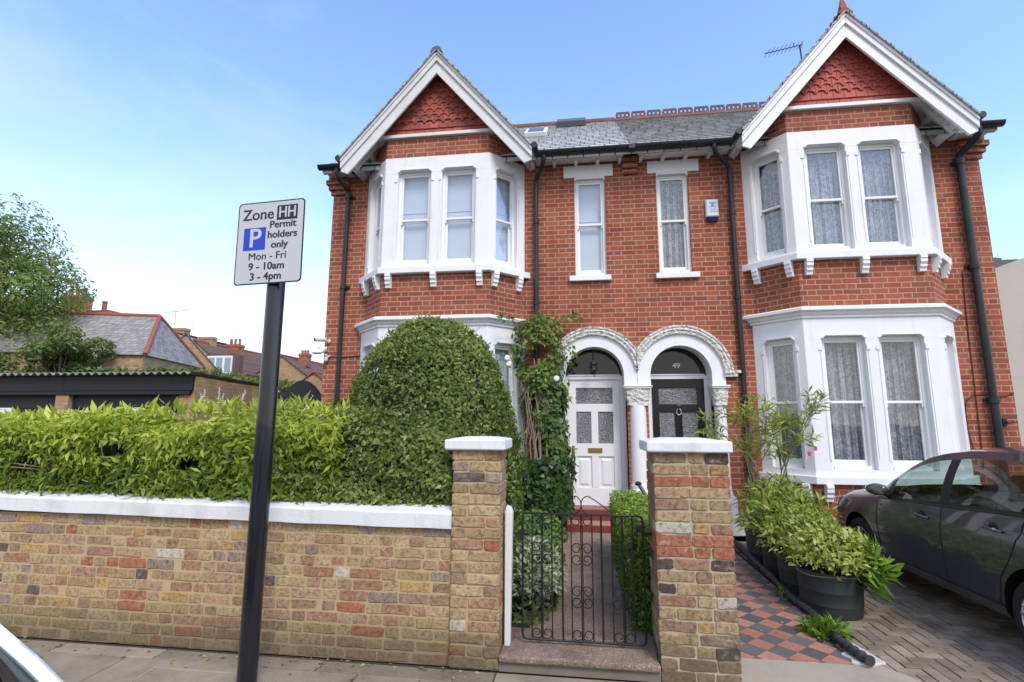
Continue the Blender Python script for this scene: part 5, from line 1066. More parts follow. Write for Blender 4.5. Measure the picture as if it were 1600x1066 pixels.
    m = 700; P, N, l = dome(m, .02); sel = P[:, 2] > 1.3; leafmesh('stray_leaves', P[sel] + N[sel] * .03, N[sel] + [0, 0, .6], .05, .4, 'leaf_bush', T, spread=.4, out=1, rnd=rng.uniform(.5, 1, sel.sum()))
    m = 1500; P, N, l = dome(m, .03); sel = (P[:, 2] < 1.5) & (P[:, 2] > .95); leafmesh('broad_leaves', P[sel] + N[sel] * .02, N[sel], .075, .6, 'leaf_cover', T, spread=.8, out=.5, droop=.2)
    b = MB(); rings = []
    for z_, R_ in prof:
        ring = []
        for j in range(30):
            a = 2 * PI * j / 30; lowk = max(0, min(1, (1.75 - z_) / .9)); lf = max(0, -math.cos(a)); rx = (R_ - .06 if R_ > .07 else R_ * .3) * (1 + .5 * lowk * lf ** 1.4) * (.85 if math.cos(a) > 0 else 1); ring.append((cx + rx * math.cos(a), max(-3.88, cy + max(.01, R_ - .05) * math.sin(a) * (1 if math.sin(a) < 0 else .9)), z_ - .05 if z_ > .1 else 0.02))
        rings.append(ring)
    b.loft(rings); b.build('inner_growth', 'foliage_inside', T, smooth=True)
    for k in range(4):
        b = MB(); c = Vector((random.uniform(-3.45, -2.9), -4.0, random.uniform(1.03, 1.09)))
        for j in range(4): d = Vector((random.uniform(-.01, .01), -.01 * 1, random.uniform(-.012, .012))); b.loft([[c + d + Vector((q[0] * .006, 0, q[1] * .012)) for q in ((-1, 0), (0, -1), (1, 0), (0, 1))], [c + d + Vector((q[0] * .004, -.01, q[1] * .006 - .01)) for q in ((-1, 0), (0, -1), (1, 0), (0, 1))]])
        b.build('red_flower', 'petal_red', T)
    # --- rose and ivy on the house wall between bay and porch
    T = thing('climbing_rose', 'climbing rose with pale stems trained up the brick beside the white porch', 'climber', (-1.45, -.25, .06))
    n = 4600; z = rng.choice([0, 1], n, p=[.45, .55]); zz = np.where(z == 1, rng.uniform(2.05, 3.15, n), rng.uniform(1.5, 2.6, n)); cxs = np.interp(zz, [1.4, 1.9, 2.5, 3.0, 3.2], [-1.36, -1.38, -1.44, -1.42, -1.40]); wd = np.interp(zz, [1.4, 1.9, 2.4, 2.9, 3.15], [.24, .27, .36, .34, .16])
    a = rng.uniform(-PI, 0, n); P = np.stack([cxs + wd * np.cos(a) * rng.uniform(.5, 1.05, n), -.10 - .30 * -np.sin(a) * rng.uniform(.5, 1, n), zz], 1); N = np.stack([np.cos(a), np.sin(a), .35 + 0 * a], 1); l = noise3(P, 6, 21); kp = l > -.15; P, N, l = P[kp], N[kp], l[kp]; P += N * (l * .09)[:, None]
    leafmesh('leaves', P, N, .062, .62, 'leaf_rose', T, droop=.25, spread=.8, out=.4, rnd=np.clip(.45 + .2 * l + .2 * (P[:, 2] - 2.3) + rng.normal(size=len(P)) * .2, 0, 1))
    # arms reaching over the arch and the bay
    arms = [[(-1.4, -.2, 3.02), (-1.15, -.17, 3.10), (-.95, -.15, 3.14), (-.75, -.12, 3.13)], [(-1.5, -.3, 3.0), (-1.75, -.45, 3.06), (-1.95, -.62, 3.08)], [(-1.3, -.3, 2.5), (-1.1, -.35, 2.55), (-.98, -.38, 2.42)], [(-1.3, -.3, 2.2), (-1.1, -.34, 2.1), (-.96, -.36, 1.90)], [(-1.2, -.3, 2.75), (-1.0, -.33, 2.62), (-.86, -.36, 2.50)], [(-1.6, -.4, 2.7), (-1.8, -.5, 2.6), (-1.85, -.55, 2.4)]]
    b = MB(); PP, NN = [], []
    for ar in arms:
        b.tube(ar, .006, 5)
        for k in range(70 if ar is arms[0] else 34):
            t = rng.random() * (len(ar) - 1); i = int(t); q = Vector(ar[i]).lerp(Vector(ar[min(i + 1, len(ar) - 1)]), t - i); PP.append(np.array(q) + rng.normal(size=3) * .035); NN.append((rng.normal() * .5, -1, .3))
    stems = [(-1.55, .1), (-1.50, -.03), (-1.44, .06), (-1.40, -.05), (-1.34, .05), (-1.47, 0)]
    for i, (x0, dx) in enumerate(stems): b.tube([(x0, -.38, .06), (x0 + dx * .4 + .02, -.40, .7), (x0 - .02 + dx, -.36, 1.3), (x0 + .03 - dx * .5, -.34, 1.8), (x0 + dx + .04, -.3, 2.5)], .010 if i % 2 else .014, 6)
    for k in range(14): x0 = random.uniform(-1.62, -1.3); b.tube([(x0, -.36, random.uniform(1.0, 1.5)), (x0 + random.uniform(-.12, .12), -.38, 1.8), (x0 + random.uniform(-.15, .15), -.36, 2.2)], .005, 5)
    b.build('stem', 'twig', T, smooth=True, sharp=60); leafmesh('spray_leaves', PP, NN, .06, .6, 'leaf_rose', T, droop=.3, spread=.8, out=.5)
    for c in ((-1.16, -.44, 2.20), (-1.84, -.62, 2.48), (-1.82, -.60, 2.40)):
        b = MB()
        for k in range(9): a = k * 2.4; q = Vector(c) + Vector((.018 * math.cos(a), -.008 * (k % 3), .018 * math.sin(a))); b.lathe([(.002, -.012), (.022, -.004), (.024, .004), (.004, .012)], q, 7, 'y')
        b.build('bloom', 'petal_white', T, smooth=True)
    T = thing('ivy', 'dark ivy mass climbing the wall left of the white front door', 'ivy', (-1.25, -.3, .06))
    n = 3600; u = rng.random(n); zz = np.where(u < .52, rng.uniform(.38, 1.12, n), rng.uniform(1.05, 2.15, n)); lo_ = zz < 1.08; a = rng.uniform(-PI, 0, n)
    P = np.stack([np.where(lo_, -1.34 + .34 * np.cos(a), -1.22 + .17 * np.cos(a) - .02 * (zz - 1)), np.where(lo_, -.30 + .45 * np.sin(a) * (1 - .0 * zz), -.12 + .24 * np.sin(a)), zz], 1); N = np.stack([np.cos(a), np.sin(a), np.where(zz > .95, .5, .1)], 1); l = noise3(P, 6, 31); P += N * (l * .05 + rng.normal(size=n) * .03)[:, None]
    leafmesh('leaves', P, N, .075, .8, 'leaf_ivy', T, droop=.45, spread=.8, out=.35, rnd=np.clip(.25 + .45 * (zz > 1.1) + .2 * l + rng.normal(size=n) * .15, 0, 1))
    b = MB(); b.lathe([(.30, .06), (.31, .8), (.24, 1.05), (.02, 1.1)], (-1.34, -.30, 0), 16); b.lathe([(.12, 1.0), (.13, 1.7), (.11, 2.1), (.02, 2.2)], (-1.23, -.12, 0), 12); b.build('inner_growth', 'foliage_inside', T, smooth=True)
    # --- ground cover and silver shrub along the path
    T = thing('border_plant', 'low leafy green border plant spilling on the left edge of the path', 'plant', (-1.35, -1.8, .06))
    n = 4200; y = rng.uniform(-3.3, -.75, n); a = rng.uniform(0, PI, n); P = np.stack([-1.38 + (.27 + .06 * np.sin(y * 6)) * np.cos(a), y, .07 + (.30 + .08 * np.sin(y * 4.3)) * np.sin(a) + .02 * rng.normal(size=n)], 1); N = np.stack([np.cos(a), -.5 + 0 * a, np.sin(a)], 1); leafmesh('leaves', P, N, .055, .6, 'leaf_cover', T, spread=.8, out=.5)
    b = MB(); b.loft([[(-1.38 + .22 * math.cos(a), y, .05 + .24 * math.sin(a)) for a in np.linspace(0, PI, 9)] for y in np.linspace(-3.3, -.75, 14)]); b.build('inner_growth', 'foliage_inside', T, smooth=True)
    T = thing('silver_shrub', 'small shrub with pale silvery white leaves behind the left end of the iron gate', 'shrub', (-1.2, -3.2, .06))
    n = 3400; d = sphere_dirs(n); d[:, 2] = np.abs(d[:, 2]); P = np.array([-1.24, -3.12, .26]) + d * np.array([.24, .42, .34]) * rng.uniform(.75, 1.06, n)[:, None]; l = noise3(P, 8, 41); leafmesh('leaves', P, d + [0, 0, .3], .042, .4, 'leaf_silver', T, spread=.7, out=.6, rnd=np.clip(.45 + .25 * l + 1.0 * (P[:, 2] - .38) + rng.normal(size=n) * .2, 0, 1))
    n = 500; d = sphere_dirs(n); d[:, 2] = np.abs(d[:, 2]); leafmesh('lower_leaves', np.array([-1.27, -3.2, .12]) + d * np.array([.2, .42, .18]), d, .07, .35, 'leaf_ivy', T)
    # --- the clipped box hedge on the right of the path
    T = thing('box_hedge', 'low clipped bright green box hedge on the right of the path', 'hedge', (-.33, -2.6, .08))
    y0, y1, x0, x1 = -3.62, -1.35, -.47, -.14; n = 16000; y = rng.uniform(y0, y1, n); a = rng.uniform(-.15 * PI, PI * 1.1, n); ca, sa = np.cos(a), np.sin(a); k = 1 / np.maximum(np.abs(ca), np.abs(sa)) ** .65
    ht = .80; P = np.stack([(x0 + x1) / 2 + .19 * ca * k, y, np.where(sa > 0, ht - .2 + .2 * sa * k, ht - .2)], 1); side = rng.random(n) < .58; P[side, 2] = rng.uniform(.1, ht - .12, side.sum()); P[side, 0] = np.where(rng.random(side.sum()) < .7, x0, x1); N = np.stack([ca, 0 * a, sa], 1); N[side] = np.stack([np.where(P[side, 0] < -.3, -1, 1), 0 * P[side, 0], .1 + 0 * P[side, 0]], 1)
    endf = rng.random(n) < .18; P[endf, 1] = np.where(rng.random(endf.sum()) < .6, y0, y1); P[endf, 0] = rng.uniform(x0 + .02, x1 - .02, endf.sum()); P[endf, 2] = rng.uniform(.1, ht - .03, endf.sum()); N[endf] = (0, -1, .2)
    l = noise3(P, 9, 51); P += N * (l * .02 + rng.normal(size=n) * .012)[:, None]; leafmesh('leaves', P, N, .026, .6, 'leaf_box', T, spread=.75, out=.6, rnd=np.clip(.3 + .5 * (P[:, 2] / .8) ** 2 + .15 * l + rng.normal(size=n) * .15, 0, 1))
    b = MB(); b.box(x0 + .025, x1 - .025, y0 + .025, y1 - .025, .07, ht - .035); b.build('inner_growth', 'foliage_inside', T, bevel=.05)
    T2 = thing('cane', 'black topped cane leaning beside the box hedge', 'cane', (-.12, -1.4, .1)); b = MB(); b.tube([(-.16, -1.32, .86), (.02, -1.5, .55)], .022, 10); b.build('shaft', 'black_pipe', T2); b = MB(); b.lathe([(.001, -.02), (.035, -.015), (.04, .01), (.02, .03)], (-.17, -1.31, .87), 12); b.build('top', 'plastic_black', T2, smooth=True)
    # --- planters with shrubs along the tiled strip
    def planter(x, y, rad, h, label):
        T = thing('planter', label, 'planter', (x, y, 0), 'black planters along the tiled strip')
        b = MB(); b.lathe([(rad * .90, 0), (rad * .93, .02), (rad * .955, .09), (rad * .975, .095), (rad * .97, .11), (rad * .985, .20), (rad * 1.0, .205), (rad * .995, .22), (rad * 1.0, h - .05), (rad * 1.03, h - .045), (rad * 1.03, h), (rad * .98, h), (rad * .96, h - .06)], (x, y, 0), 36); b.build('pot', 'planter_plastic', T, smooth=True, sharp=35)
        b = MB(); b.lathe([(rad * .965, h - .06), (.001, h - .045)], (x, y, 0), 20); b.build('earth', 'soil', T)
        b = MB(); a = -.75; b.box(x + rad * math.cos(a) - .03, x + rad * math.cos(a) + .03, y + rad * math.sin(a) - .02, y + rad * math.sin(a) + .02, h - .10, h - .085); b.build('handle_lip', 'planter_plastic', T, bevel=.004)
        b = MB(); b.tube([(x + rad * 1.035 * math.cos(t), y + rad * 1.035 * math.sin(t), h - .022 + .008 * math.sin(3 * t)) for t in np.linspace(0, 2 * PI, 33)], .004, 5); b.build('wire', 'twig', T)
    def bushy(name, label, c, rad, base, matn, n, size, ratio, seed, group=None, lift=0.0):
        T = thing(name, label, 'shrub', (c[0], c[1], base), group); d = sphere_dirs(n); d[:, 2] = np.abs(d[:, 2]) * 1.0 - .18
        sc_ = rng.uniform(.55, 1.05, n)[:, None]; P = np.array(c) + d * np.array(rad) * sc_; l = noise3(P, 7, seed); P += d * (l * .06)[:, None]; N = d + [0, 0, .55]
        leafmesh('leaves', P, N, size, ratio, matn, T, spread=.75, out=.6, rnd=np.clip(.5 + .2 * l + rng.normal(size=n) * .22, 0, 1))
        b = MB()
        for k in range(26):
            q = d[k]; e = Vector(c) + Vector((q[0] * rad[0], q[1] * rad[1], abs(q[2]) * rad[2])) * .9; b.tube([(c[0] + q[0] * .06, c[1] + q[1] * .06, base), Vector((c[0], c[1], base)).lerp(e, .5) + Vector((0, 0, .03)), e], [.008, .006, .003], 5)
        b.build('stem', 'twig', T)
    planter(1.275, -2.66, .245, .355, 'nearest black plastic planter at the driveway edge, holding the yellow variegated shrub')
    planter(1.29, -2.13, .235, .34, 'second black planter from the driveway end, under green pointed leaves')
    planter(1.32, -1.60, .235, .34, 'third black planter, between second planter and oleander pot')
    planter(1.335, -1.02, .24, .34, 'rearmost black planter against the house, holding the tall oleander')
    bushy('variegated_shrub', 'yellow and green variegated shrub in the nearest planter', (1.34, -2.66, .44), (.36, .32, .30), .30, 'leaf_variegated', 2800, .050, .45, 61)
    bushy('shrub', 'rounded green shrub in the second planter from the front', (1.32, -2.13, .46), (.36, .34, .38), .28, 'leaf_variegated', 2600, .055, .42, 62)
    bushy('shrub', 'yellow green narrow leaved shrub in the third planter', (1.36, -1.58, .52), (.46, .36, .42), .28, 'leaf_oleander', 2300, .095, .22, 63)
    T = thing('spiky_plant', 'long arching bright leaves hanging over the right rim of the nearest planter', 'plant', (1.5, -2.8, .33)); n = 150; P = np.array([1.46, -2.82, .40]) + rng.normal(size=(n, 3)) * np.array([.07, .05, .05]); leafmesh('leaves', P, np.tile([.7, -.5, .5], (n, 1)), .17, .22, 'leaf_weed', T, droop=.15, spread=.7, out=.6)
    # oleander: bare grey stems with whorls of narrow leaves
    T = thing('oleander', 'tall oleander with thin bare stems and narrow leaves before the lace curtained bay', 'shrub', (1.335, -1.0, .3)); b = MB(); PP, NN = [], []; tips = []
    def grow(p, d, ln, r, lvl):
        pts = [p]; q = p.copy(); dd = d.copy()
        for k in range(4): dd = (dd + Vector(rng.normal(size=3) * .10) + Vector((0, 0, .03))).normalized(); q = q + dd * ln / 4; pts.append(q.copy())
        b.tube(pts, [r, r * .9, r * .8, r * .7, r * .6], 6)
        if lvl == 0: tips.append((q, dd))
        else:
            for k in range(3 if lvl > 1 else 2): grow(q.copy(), (dd + Vector(rng.normal(size=3) * .36)).normalized(), ln * .60, r * .62, lvl - 1)
        if lvl < 2: tips.append((pts[2], dd))
    for dx, dy, ln in ((-.55, -.1, .80), (-.25, -.25, .76), (-.05, .05, .86), (.12, -.2, .88), (.35, 0, .72), (.62, -.1, .76), (-.1, .2, .7)): grow(Vector((1.335 + dx * .2, -1.0 + dy * .2, .32)), Vector((dx * .75, dy * .6, 1.25)).normalized(), ln, .012, 2)
    for q, dd in tips:
        for k in range(15): PP.append(np.array(q + dd * random.uniform(-.10, .04)) + rng.normal(size=3) * .012); NN.append(np.array(dd) + [0, 0, .2])
    n = 900; d = sphere_dirs(n); P = np.array([1.42, -1.05, .66]) + d * np.array([.42, .3, .34]) * rng.uniform(.4, 1, n)[:, None]
    b.build('stem', 'twig', T, smooth=True, sharp=60); leafmesh('leaves', PP, NN, .115, .15, 'leaf_oleander', T, spread=.85, out=.55, droop=.05); leafmesh('lower_leaves', P, d + [0, 0, .8], .115, .17, 'leaf_oleander', T, spread=.7, out=.6)
    for c in ((1.87, -1.2, 1.30), (1.80, -1.2, 1.24)):
        b = MB()
        for k in range(6): a = k * 1.05; b.lathe([(.003, -.006), (.011, -.003), (.012, .003), (.004, .006)], Vector(c) + Vector((.011 * math.cos(a), -.004 * (k % 2), .018 * math.sin(a))), 8, 'y')
        b.build('bloom', 'petal_pink', T, smooth=True)
    T = thing('weed', 'bright green weed tuft growing at the end of the tiled strip', 'weed', (.98, -3.25, 0)); n = 420; d = sphere_dirs(n); d[:, 2] = np.abs(d[:, 2]); P = np.array([.98, -3.22, .015]) + d * np.array([.14, .12, .09]) * rng.uniform(.2, 1, n)[:, None]; leafmesh('leaves', P, d + [0, 0, .5], .075, .32, 'leaf_weed', T, spread=.6, out=.8)
    T = thing('weed', 'tiny weed sprouting halfway along the grey hose', 'weed', (1.02, -2.35, 0)); n = 60; d = sphere_dirs(n); d[:, 2] = np.abs(d[:, 2]); leafmesh('leaves', np.array([1.0, -2.36, .02]) + d * np.array([.05, .09, .05]), d + [0, 0, .5], .04, .4, 'leaf_rose', T)
    # fallen leaves and grit along the foot of the wall
    n = 170; x = np.concatenate([rng.uniform(-6, -1.5, 110), rng.uniform(-.3, 1.0, 60)]); y = np.concatenate([-4.10 - np.abs(rng.normal(size=110)) * .10, rng.uniform(-3.6, -.8, 60)]); z = np.concatenate([np.full(110, .006), np.full(60, .02)]); z = np.where((x > -.3) & (x < .13), .11, z)
    o = leafmesh('fallen_leaves', np.stack([x, y, z], 1), np.tile([0, 0, 1.], (n, 1)), .030, .5, 'leaf_litter', spread=1, out=.05); o['kind'] = 'stuff'
    # ribbed edging hose
    b = MB(); pts = [(1.125, -.45, .06), (1.10, -1.1, .055), (1.065, -1.9, .05), (1.02, -2.45, .045), (1.035, -2.85, .045), (1.00, -3.2, .042), (.985, -3.45, .05), (1.00, -3.62, .055), (1.03, -3.745, .05)]; path, rad = [], []
    for i in range(len(pts) - 1):
        m = int(max(6, (Vector(pts[i + 1]) - Vector(pts[i])).length / .011))
        for k in range(m): path.append(Vector(pts[i]).lerp(Vector(pts[i + 1]), k / m))
    for i in range(3): path = [path[0]] + [(path[k - 1] + path[k] * 2 + path[k + 1]) / 4 for k in range(1, len(path) - 1)] + [path[-1]]
    for k, q in enumerate(path): t = k / len(path); rad.append((.030 + .006 * math.sin(k * 1.05)) if t > .86 else .034 + .0035 * math.sin(k * .9) + .004 * math.sin(k * .11))
    b.tube(path, rad, 12); tag(b.build('edging_hose', 'hose', smooth=True), 'thick dark ribbed hose edging the red and black tiles', 'hose')
    # buddleia / lavender spikes beside the garden gate on the left
    T = thing('lavender', 'lavender with pale purple flower spikes above the hedge by the black arched gate', 'lavender', (-4.2, -2.9, .06)); b, b2 = MB(), MB()
    for x_, z_, lean in ((-4.02, 1.80, .02), (-3.98, 1.83, .03), (-3.84, 1.86, .0), (-3.80, 1.82, .01), (-3.77, 1.79, .02), (-3.72, 1.83, .03), (-3.79, 1.74, .01), (-3.62, 1.76, .05), (-3.56, 1.77, .04), (-3.60, 1.70, .05), (-3.42, 1.79, .07), (-3.45, 1.73, .07), (-4.42, 1.84, 0), (-4.33, 1.81, .01), (-4.25, 1.86, 0), (-4.5, 1.80, 0)):
        y_ = -3.1 + random.uniform(-.15, .15); b2.tube([(x_ - lean, y_, 1.0), (x_, y_, z_ - .02)], .004, 5)
        b = MB()
        for k in range(9): t = k / 8; q = Vector((x_ + lean * (t - .5) * 1.4, y_, z_ - .12 + .16 * t)); b.lathe([(.003, -.010), (.016 * (1 - .55 * t), -.002), (.013 * (1 - .55 * t), .006), (.003, .010)], q + Vector((random.uniform(-.005, .005), random.uniform(-.005, .005), 0)), 6)
        b.build('flower_spike', 'lavender', T)
    b2.build('stem', 'leafy_stem', T)

# ---------------------------------------------------------------- garages, neighbours, trees
def gable_block(T, o, rot, L_, D_, ez, rz, wallm, roofm, hip0=False, hip1=False, inset=None, axis='x', base=0.0, ridge_m='terracotta'):
    """house block; ridge along local x, local origin at a corner"""
    R_ = Matrix.Rotation(rot, 4, 'Z'); f = lambda x, y, z: tuple(Vector((o[0], o[1], 0)) + R_ @ Vector((x, y, z)))
    b = MB(); b.loft([[f(0, 0, base), f(L_, 0, base), f(L_, D_, base), f(0, D_, base)], [f(0, 0, ez), f(L_, 0, ez), f(L_, D_, ez), f(0, D_, ez)]])
    h = D_ / 2
    for x, hp in ((0, hip0), (L_, hip1)):
        if not hp: s_ = .12 if x == 0 else -.12; b.loft([[f(x, 0, ez), f(x, D_, ez), f(x, h, rz - .02)], [f(x + s_, 0, ez), f(x + s_, D_, ez), f(x + s_, h, rz - .02)]])
    b.build('wall', wallm, T)
    b = MB(); n = 16; ov = .12
    hi = h if inset is None else inset; r0, r1 = (hi if hip0 else -ov), (L_ - hi if hip1 else L_ + ov); e0, e1 = -ov, L_ + ov
    sl = (rz - ez) / h
    for i in range(n):
        t0, t1 = i / n, min(1, (i + 1.1) / n); rr = (random.random(), 0)
        for sgn in (0, 1):
            q = lambda t, up: ((lerp(e0, r0, t), lerp(-ov, h, t), lerp(ez - ov * sl, rz, t) + up), (lerp(e1, r1, t), lerp(-ov, h, t), lerp(ez - ov * sl, rz, t) + up))
            A, B_ = q(t0, .03), q(t1, .01); C_, D2 = q(t0, 0), q(t1, -.02)
            fl = (lambda p: f(p[0], D_ - p[1], p[2])) if sgn else (lambda p: f(*p))
            b.loft([[fl(A[k]), fl(B_[k]), fl(D2[k]), fl(C_[k])] for k in (0, 1)], True, 0, True, rr)
        for hp, ex, rx in ((hip0, e0, r0), (hip1, e1, r1)):
            if hp:
                q = lambda t, up: ((lerp(ex, rx, t), lerp(-ov, h, t), lerp(ez - ov * sl, rz, t) + up), (lerp(ex, rx, t), lerp(D_ + ov, h, t), lerp(ez - ov * sl, rz, t) + up))
                A, B_ = q(t0, .03), q(min(t1, .995), .01); C_, D2 = q(t0, 0), q(min(t1, .995), -.02); b.loft([[f(*A[k]), f(*B_[k]), f(*D2[k]), f(*C_[k])] for k in (0, 1)], True, 0, True, rr)
    ro = b.build('roof', roofm, T)
    b = MB(); b.tube([f(r0, h, rz + .02), f(r1, h, rz + .02)], .11, 8)
    for hp, ex, rx in ((hip0, e0, r0), (hip1, e1, r1)):
        if hp:
            for yy in (-ov, D_ + ov): b.tube([f(rx, h, rz + .02), f(ex, yy, ez - ov * sl + .03)], .09, 8)
    b.build('ridge_tiles', ridge_m, ro, smooth=True, sharp=60); return f, ro
def chimney(ro, x0, x1, y0, y1, z0, z1, pots, mat='yellow_brick', ph=.38):
    b = MB(); b.box(x0, x1, y0, y1, z0, z1 - .22); b.box(x0 - .05, x1 + .05, y0 - .05, y1 + .05, z1 - .22, z1 - .14); b.box(x0 - .02, x1 + .02, y0 - .02, y1 + .02, z1 - .14, z1); c = b.build('chimney', mat, ro)
    for k in range(pots): px = lerp(x0, x1, (k + .5) / pots); b = MB(); b.lathe([(.13, 0), (.11, .05), (.10, ph - .06), (.125, ph - .05), (.125, ph), (.09, ph)], (px, (y0 + y1) / 2, z1), 14); b.build('chimney_pot', 'terracotta', c, smooth=True, sharp=40)
def tree(name, label, base, h, rad, cz, n, size, matn, seed, ratio=.4, trunk_r=.16, clumps=26):
    T = thing(name, label, 'tree', base); B = Vector(base); b = MB(); r = np.random.default_rng(seed); PP, NN, RR = [], [], []
    top = B + Vector((0, 0, h * .55)); b.tube([B - Vector((0, 0, .2)), B.lerp(top, .5) + Vector((.1, 0, 0)), top], [trunk_r, trunk_r * .8, trunk_r * .55], 10)
    for k in range(clumps):
        d = r.normal(size=3); d /= np.linalg.norm(d); c = np.array(B) + [0, 0, cz] + d * np.array(rad) * r.uniform(.35, .95); cr_ = rad[0] * r.uniform(.22, .40); e = Vector(c); st_ = B.lerp(top, r.uniform(.5, 1)); b.tube([st_, st_.lerp(e, .5) + Vector((0, 0, .15)), e], [trunk_r * .35, trunk_r * .22, trunk_r * .08], 5)
        m = n // clumps; dd = r.normal(size=(m, 3)); dd /= np.linalg.norm(dd, axis=1, keepdims=True); rr_ = r.uniform(.35, 1.0, m)[:, None] ** .6; P = c + dd * rr_ * cr_ * np.array([1.15, 1.15, .8]); PP.append(P); NN.append(dd + [0, 0, .4]); RR.append(np.clip(.35 + .3 * r.random() + .15 * dd[:, 2] + r.normal(size=m) * .16, 0, 1))
    b.build('trunk', 'bark', T, smooth=True, sharp=60); leafmesh('crown', np.concatenate(PP), np.concatenate(NN), size, ratio, matn, T, spread=.8, out=.5, droop=.25, rnd=np.concatenate(RR))
def background():
    # --- lock-up garages
    T = thing('garage_row', 'row of black fronted lock-up garages under a corrugated roof beyond the hedge', 'garage', (-11, 1.5, 0))
    b = MB(); b.box(-8.62, -8.37, 1.5, 6.4, 0, 2.16); b.yz([(1.5, 2.16), (6.4, 2.16), (6.4, 2.29), (1.5, 2.45)], -8.62, -8.37); b.box(-8.72, -8.62, 1.5, 1.7, 0, 2.16); b.box(-17.3, -8.62, 6.2, 6.4, 0, 2.2); b.build('wall', 'yellow_brick', T)
    for x in (-11.48, -14.3, -17.1): b = MB(); b.box(x, x + .30, 1.47, 1.75, 0, 2.155); b.build('brick_pier', 'yellow_brick', T)
    b = MB(); b.box(-17.3, -11.3, 1.44, 1.49, 2.17, 2.47); b.box(-11.295, -8.40, 1.44, 1.49, 2.17, 2.47); b.box(-17.3, -8.45, 1.445, 1.52, 2.09, 2.165); b.build('fascia', 'black_timber', T, bevel=.004)
    for x0, x1 in ((-11.17, -8.73), (-13.99, -11.49), (-16.79, -14.31)):
        b = MB()
        for k in range(9): b.box(x0, x1, 1.56, 1.60, .02 + k * .225, .02 + k * .225 + .215)
        b.box(x0, x1, 1.585, 1.62, 0, 2.09); b.box(x0 + .04, x0 + .08, 1.53, 1.56, 1.2, 1.85); b.build('garage_door', 'black_timber', T, bevel=.004)
    b = MB(); nx_ = 460; A, B_ = [], []
    for i in range(nx_ + 1): x = -17.4 + 9.06 * i / nx_; w_ = .028 * math.cos(2 * PI * x / .177); A.append((x, 1.30, 2.515 + w_)); B_.append((x, 6.6, 2.315 + w_))
    b.loft([A, B_], False, 0, False); A2 = [(x, y, z - .012) for x, y, z in A]; B2 = [(x, y, z - .012) for x, y, z in B_]; b.loft([A2, B2], False, 0, False); b.loft([A, A2], False, 0, False); b.build('corrugated_roof', 'asbestos', T, smooth=True, sharp=50)
    for (x0, x1, z0, z1, lab) in ((-12.98, -12.58, 1.42, 1.83, 'white notice on the left hand black garage door'), (-9.88, -9.60, 1.40, 1.84, 'white notice on the right hand black garage door, mostly behind the hedge')):
        b = MB(); b.box(x0, x1, 1.545, 1.557, z0, z1); tag(b.build('notice', 'paper'), lab, 'notice', 'white notices on the garage doors')
    T = thing('roof_creeper', 'tangled creeper growing over the back of the garage roof', 'creeper', (-11, 5, 2.3)); n = 11000; x = rng.uniform(-17, -8.3, n); hgt = .26 + .16 * np.sin(x * 1.7) + .12 * np.sin(x * 4.1); hgt = hgt + np.where(np.abs(x + 11.7) < .8, .42, 0) + np.where(np.abs(x + 13.6) < .5, .15, 0); t = rng.random(n); y = 4.2 + 1.8 * rng.random(n); P = np.stack([x, y, 2.34 + hgt * t], 1); l = noise3(P, 5, 71); N = np.tile([0, -.6, .7], (n, 1)) + rng.normal(size=(n, 3)) * .3
    leafmesh('leaves', P, N, .12, .55, 'leaf_creeper', T, spread=.8, out=.4, rnd=np.clip(.5 + .3 * l + rng.normal(size=n) * .2, 0, 1))
    # --- arched side gate next to the left house
    T = thing('side_gate', 'black boarded arched gate closing the passage beside the left house', 'gate', (-5.4, .3, 0))
    b = MB(); w0, w1 = -5.80, -5.02
    b.xz([(w0, .02), (w1, .02), (w1, 1.90)] + [(lerp(w1, w0, k / 20), 1.90 + .36 * math.sin(PI * k / 20) ** .8) for k in range(1, 20)] + [(w0, 1.82)], .27, .31)
    for k in range(8): x = lerp(w0, w1, (k + .5) / 8); b.box(x - .043, x + .043, .262, .27, .04, 1.86)
    b.build('boarded_leaf', 'black_timber', T); b = MB(); b.lathe([(.075, 0), (.075, 1.98), (.05, 2.12), (.01, 2.16)], (-5.90, .32, 0), 14); b.build('gate_post', 'black_timber', T, smooth=True)
    # --- houses on the left, beyond the garages
    T = thing('hipped_house', 'low hipped slate house with red hip tiles behind the garages', 'house', (-22, 13, 0)); rot = math.radians(16.5); L_ = 8.5
    o = (-18.75 - L_ * math.cos(rot), 11.0 - L_ * math.sin(rot)); f, ro = gable_block(T, o, rot, L_, 5.4, 4.32, 6.38, 'yellow_brick', 'slate_old', False, True, .9)
    chimney(ro, -21.5, -20.9, 11.6, 12.1, 3.5, 5.0, 0); chimney(ro, -24.6, -23.4, 13.6, 14.2, 5.5, 6.85, 1, 'red_brick', .5)
    T = thing('white_house', 'white rendered gable wall behind the big tree', 'house', (-28, 13, 0)); gable_block(T, (-31.5, 11.5), math.radians(10), 5.6, 4.5, 5.4, 6.6, 'weathered_white', 'slate_pale')
    T = thing('slate_house', 'tall slate roofed house with red ridge and three pot chimney', 'house', (-33, 22, 0)); f, ro = gable_block(T, (-30.2, 20), math.radians(92), 11, 5.2, 6.2, 8.5, 'yellow_brick', 'slate_old'); chimney(ro, -33.7, -32.2, 19.9, 20.7, 7.0, 9.45, 3, 'red_brick', .5)
    T = thing('gabled_house', 'yellow brick gable end with dark roof edges beyond the hipped roof', 'house', (-25.5, 22, 0)); gable_block(T, (-23.55, 22), math.radians(128), 7, 4.3, 4.5, 6.95, 'yellow_brick', 'slate_dark', ridge_m='lead')
    T = thing('dormer_house', 'roof with a long dark flat topped dormer beyond the yellow gable', 'house', (-35, 30, 0)); f, ro = gable_block(T, (-31.2, 26), math.radians(90), 9, 6, 5.6, 8.1, 'yellow_brick', 'tile_brown')
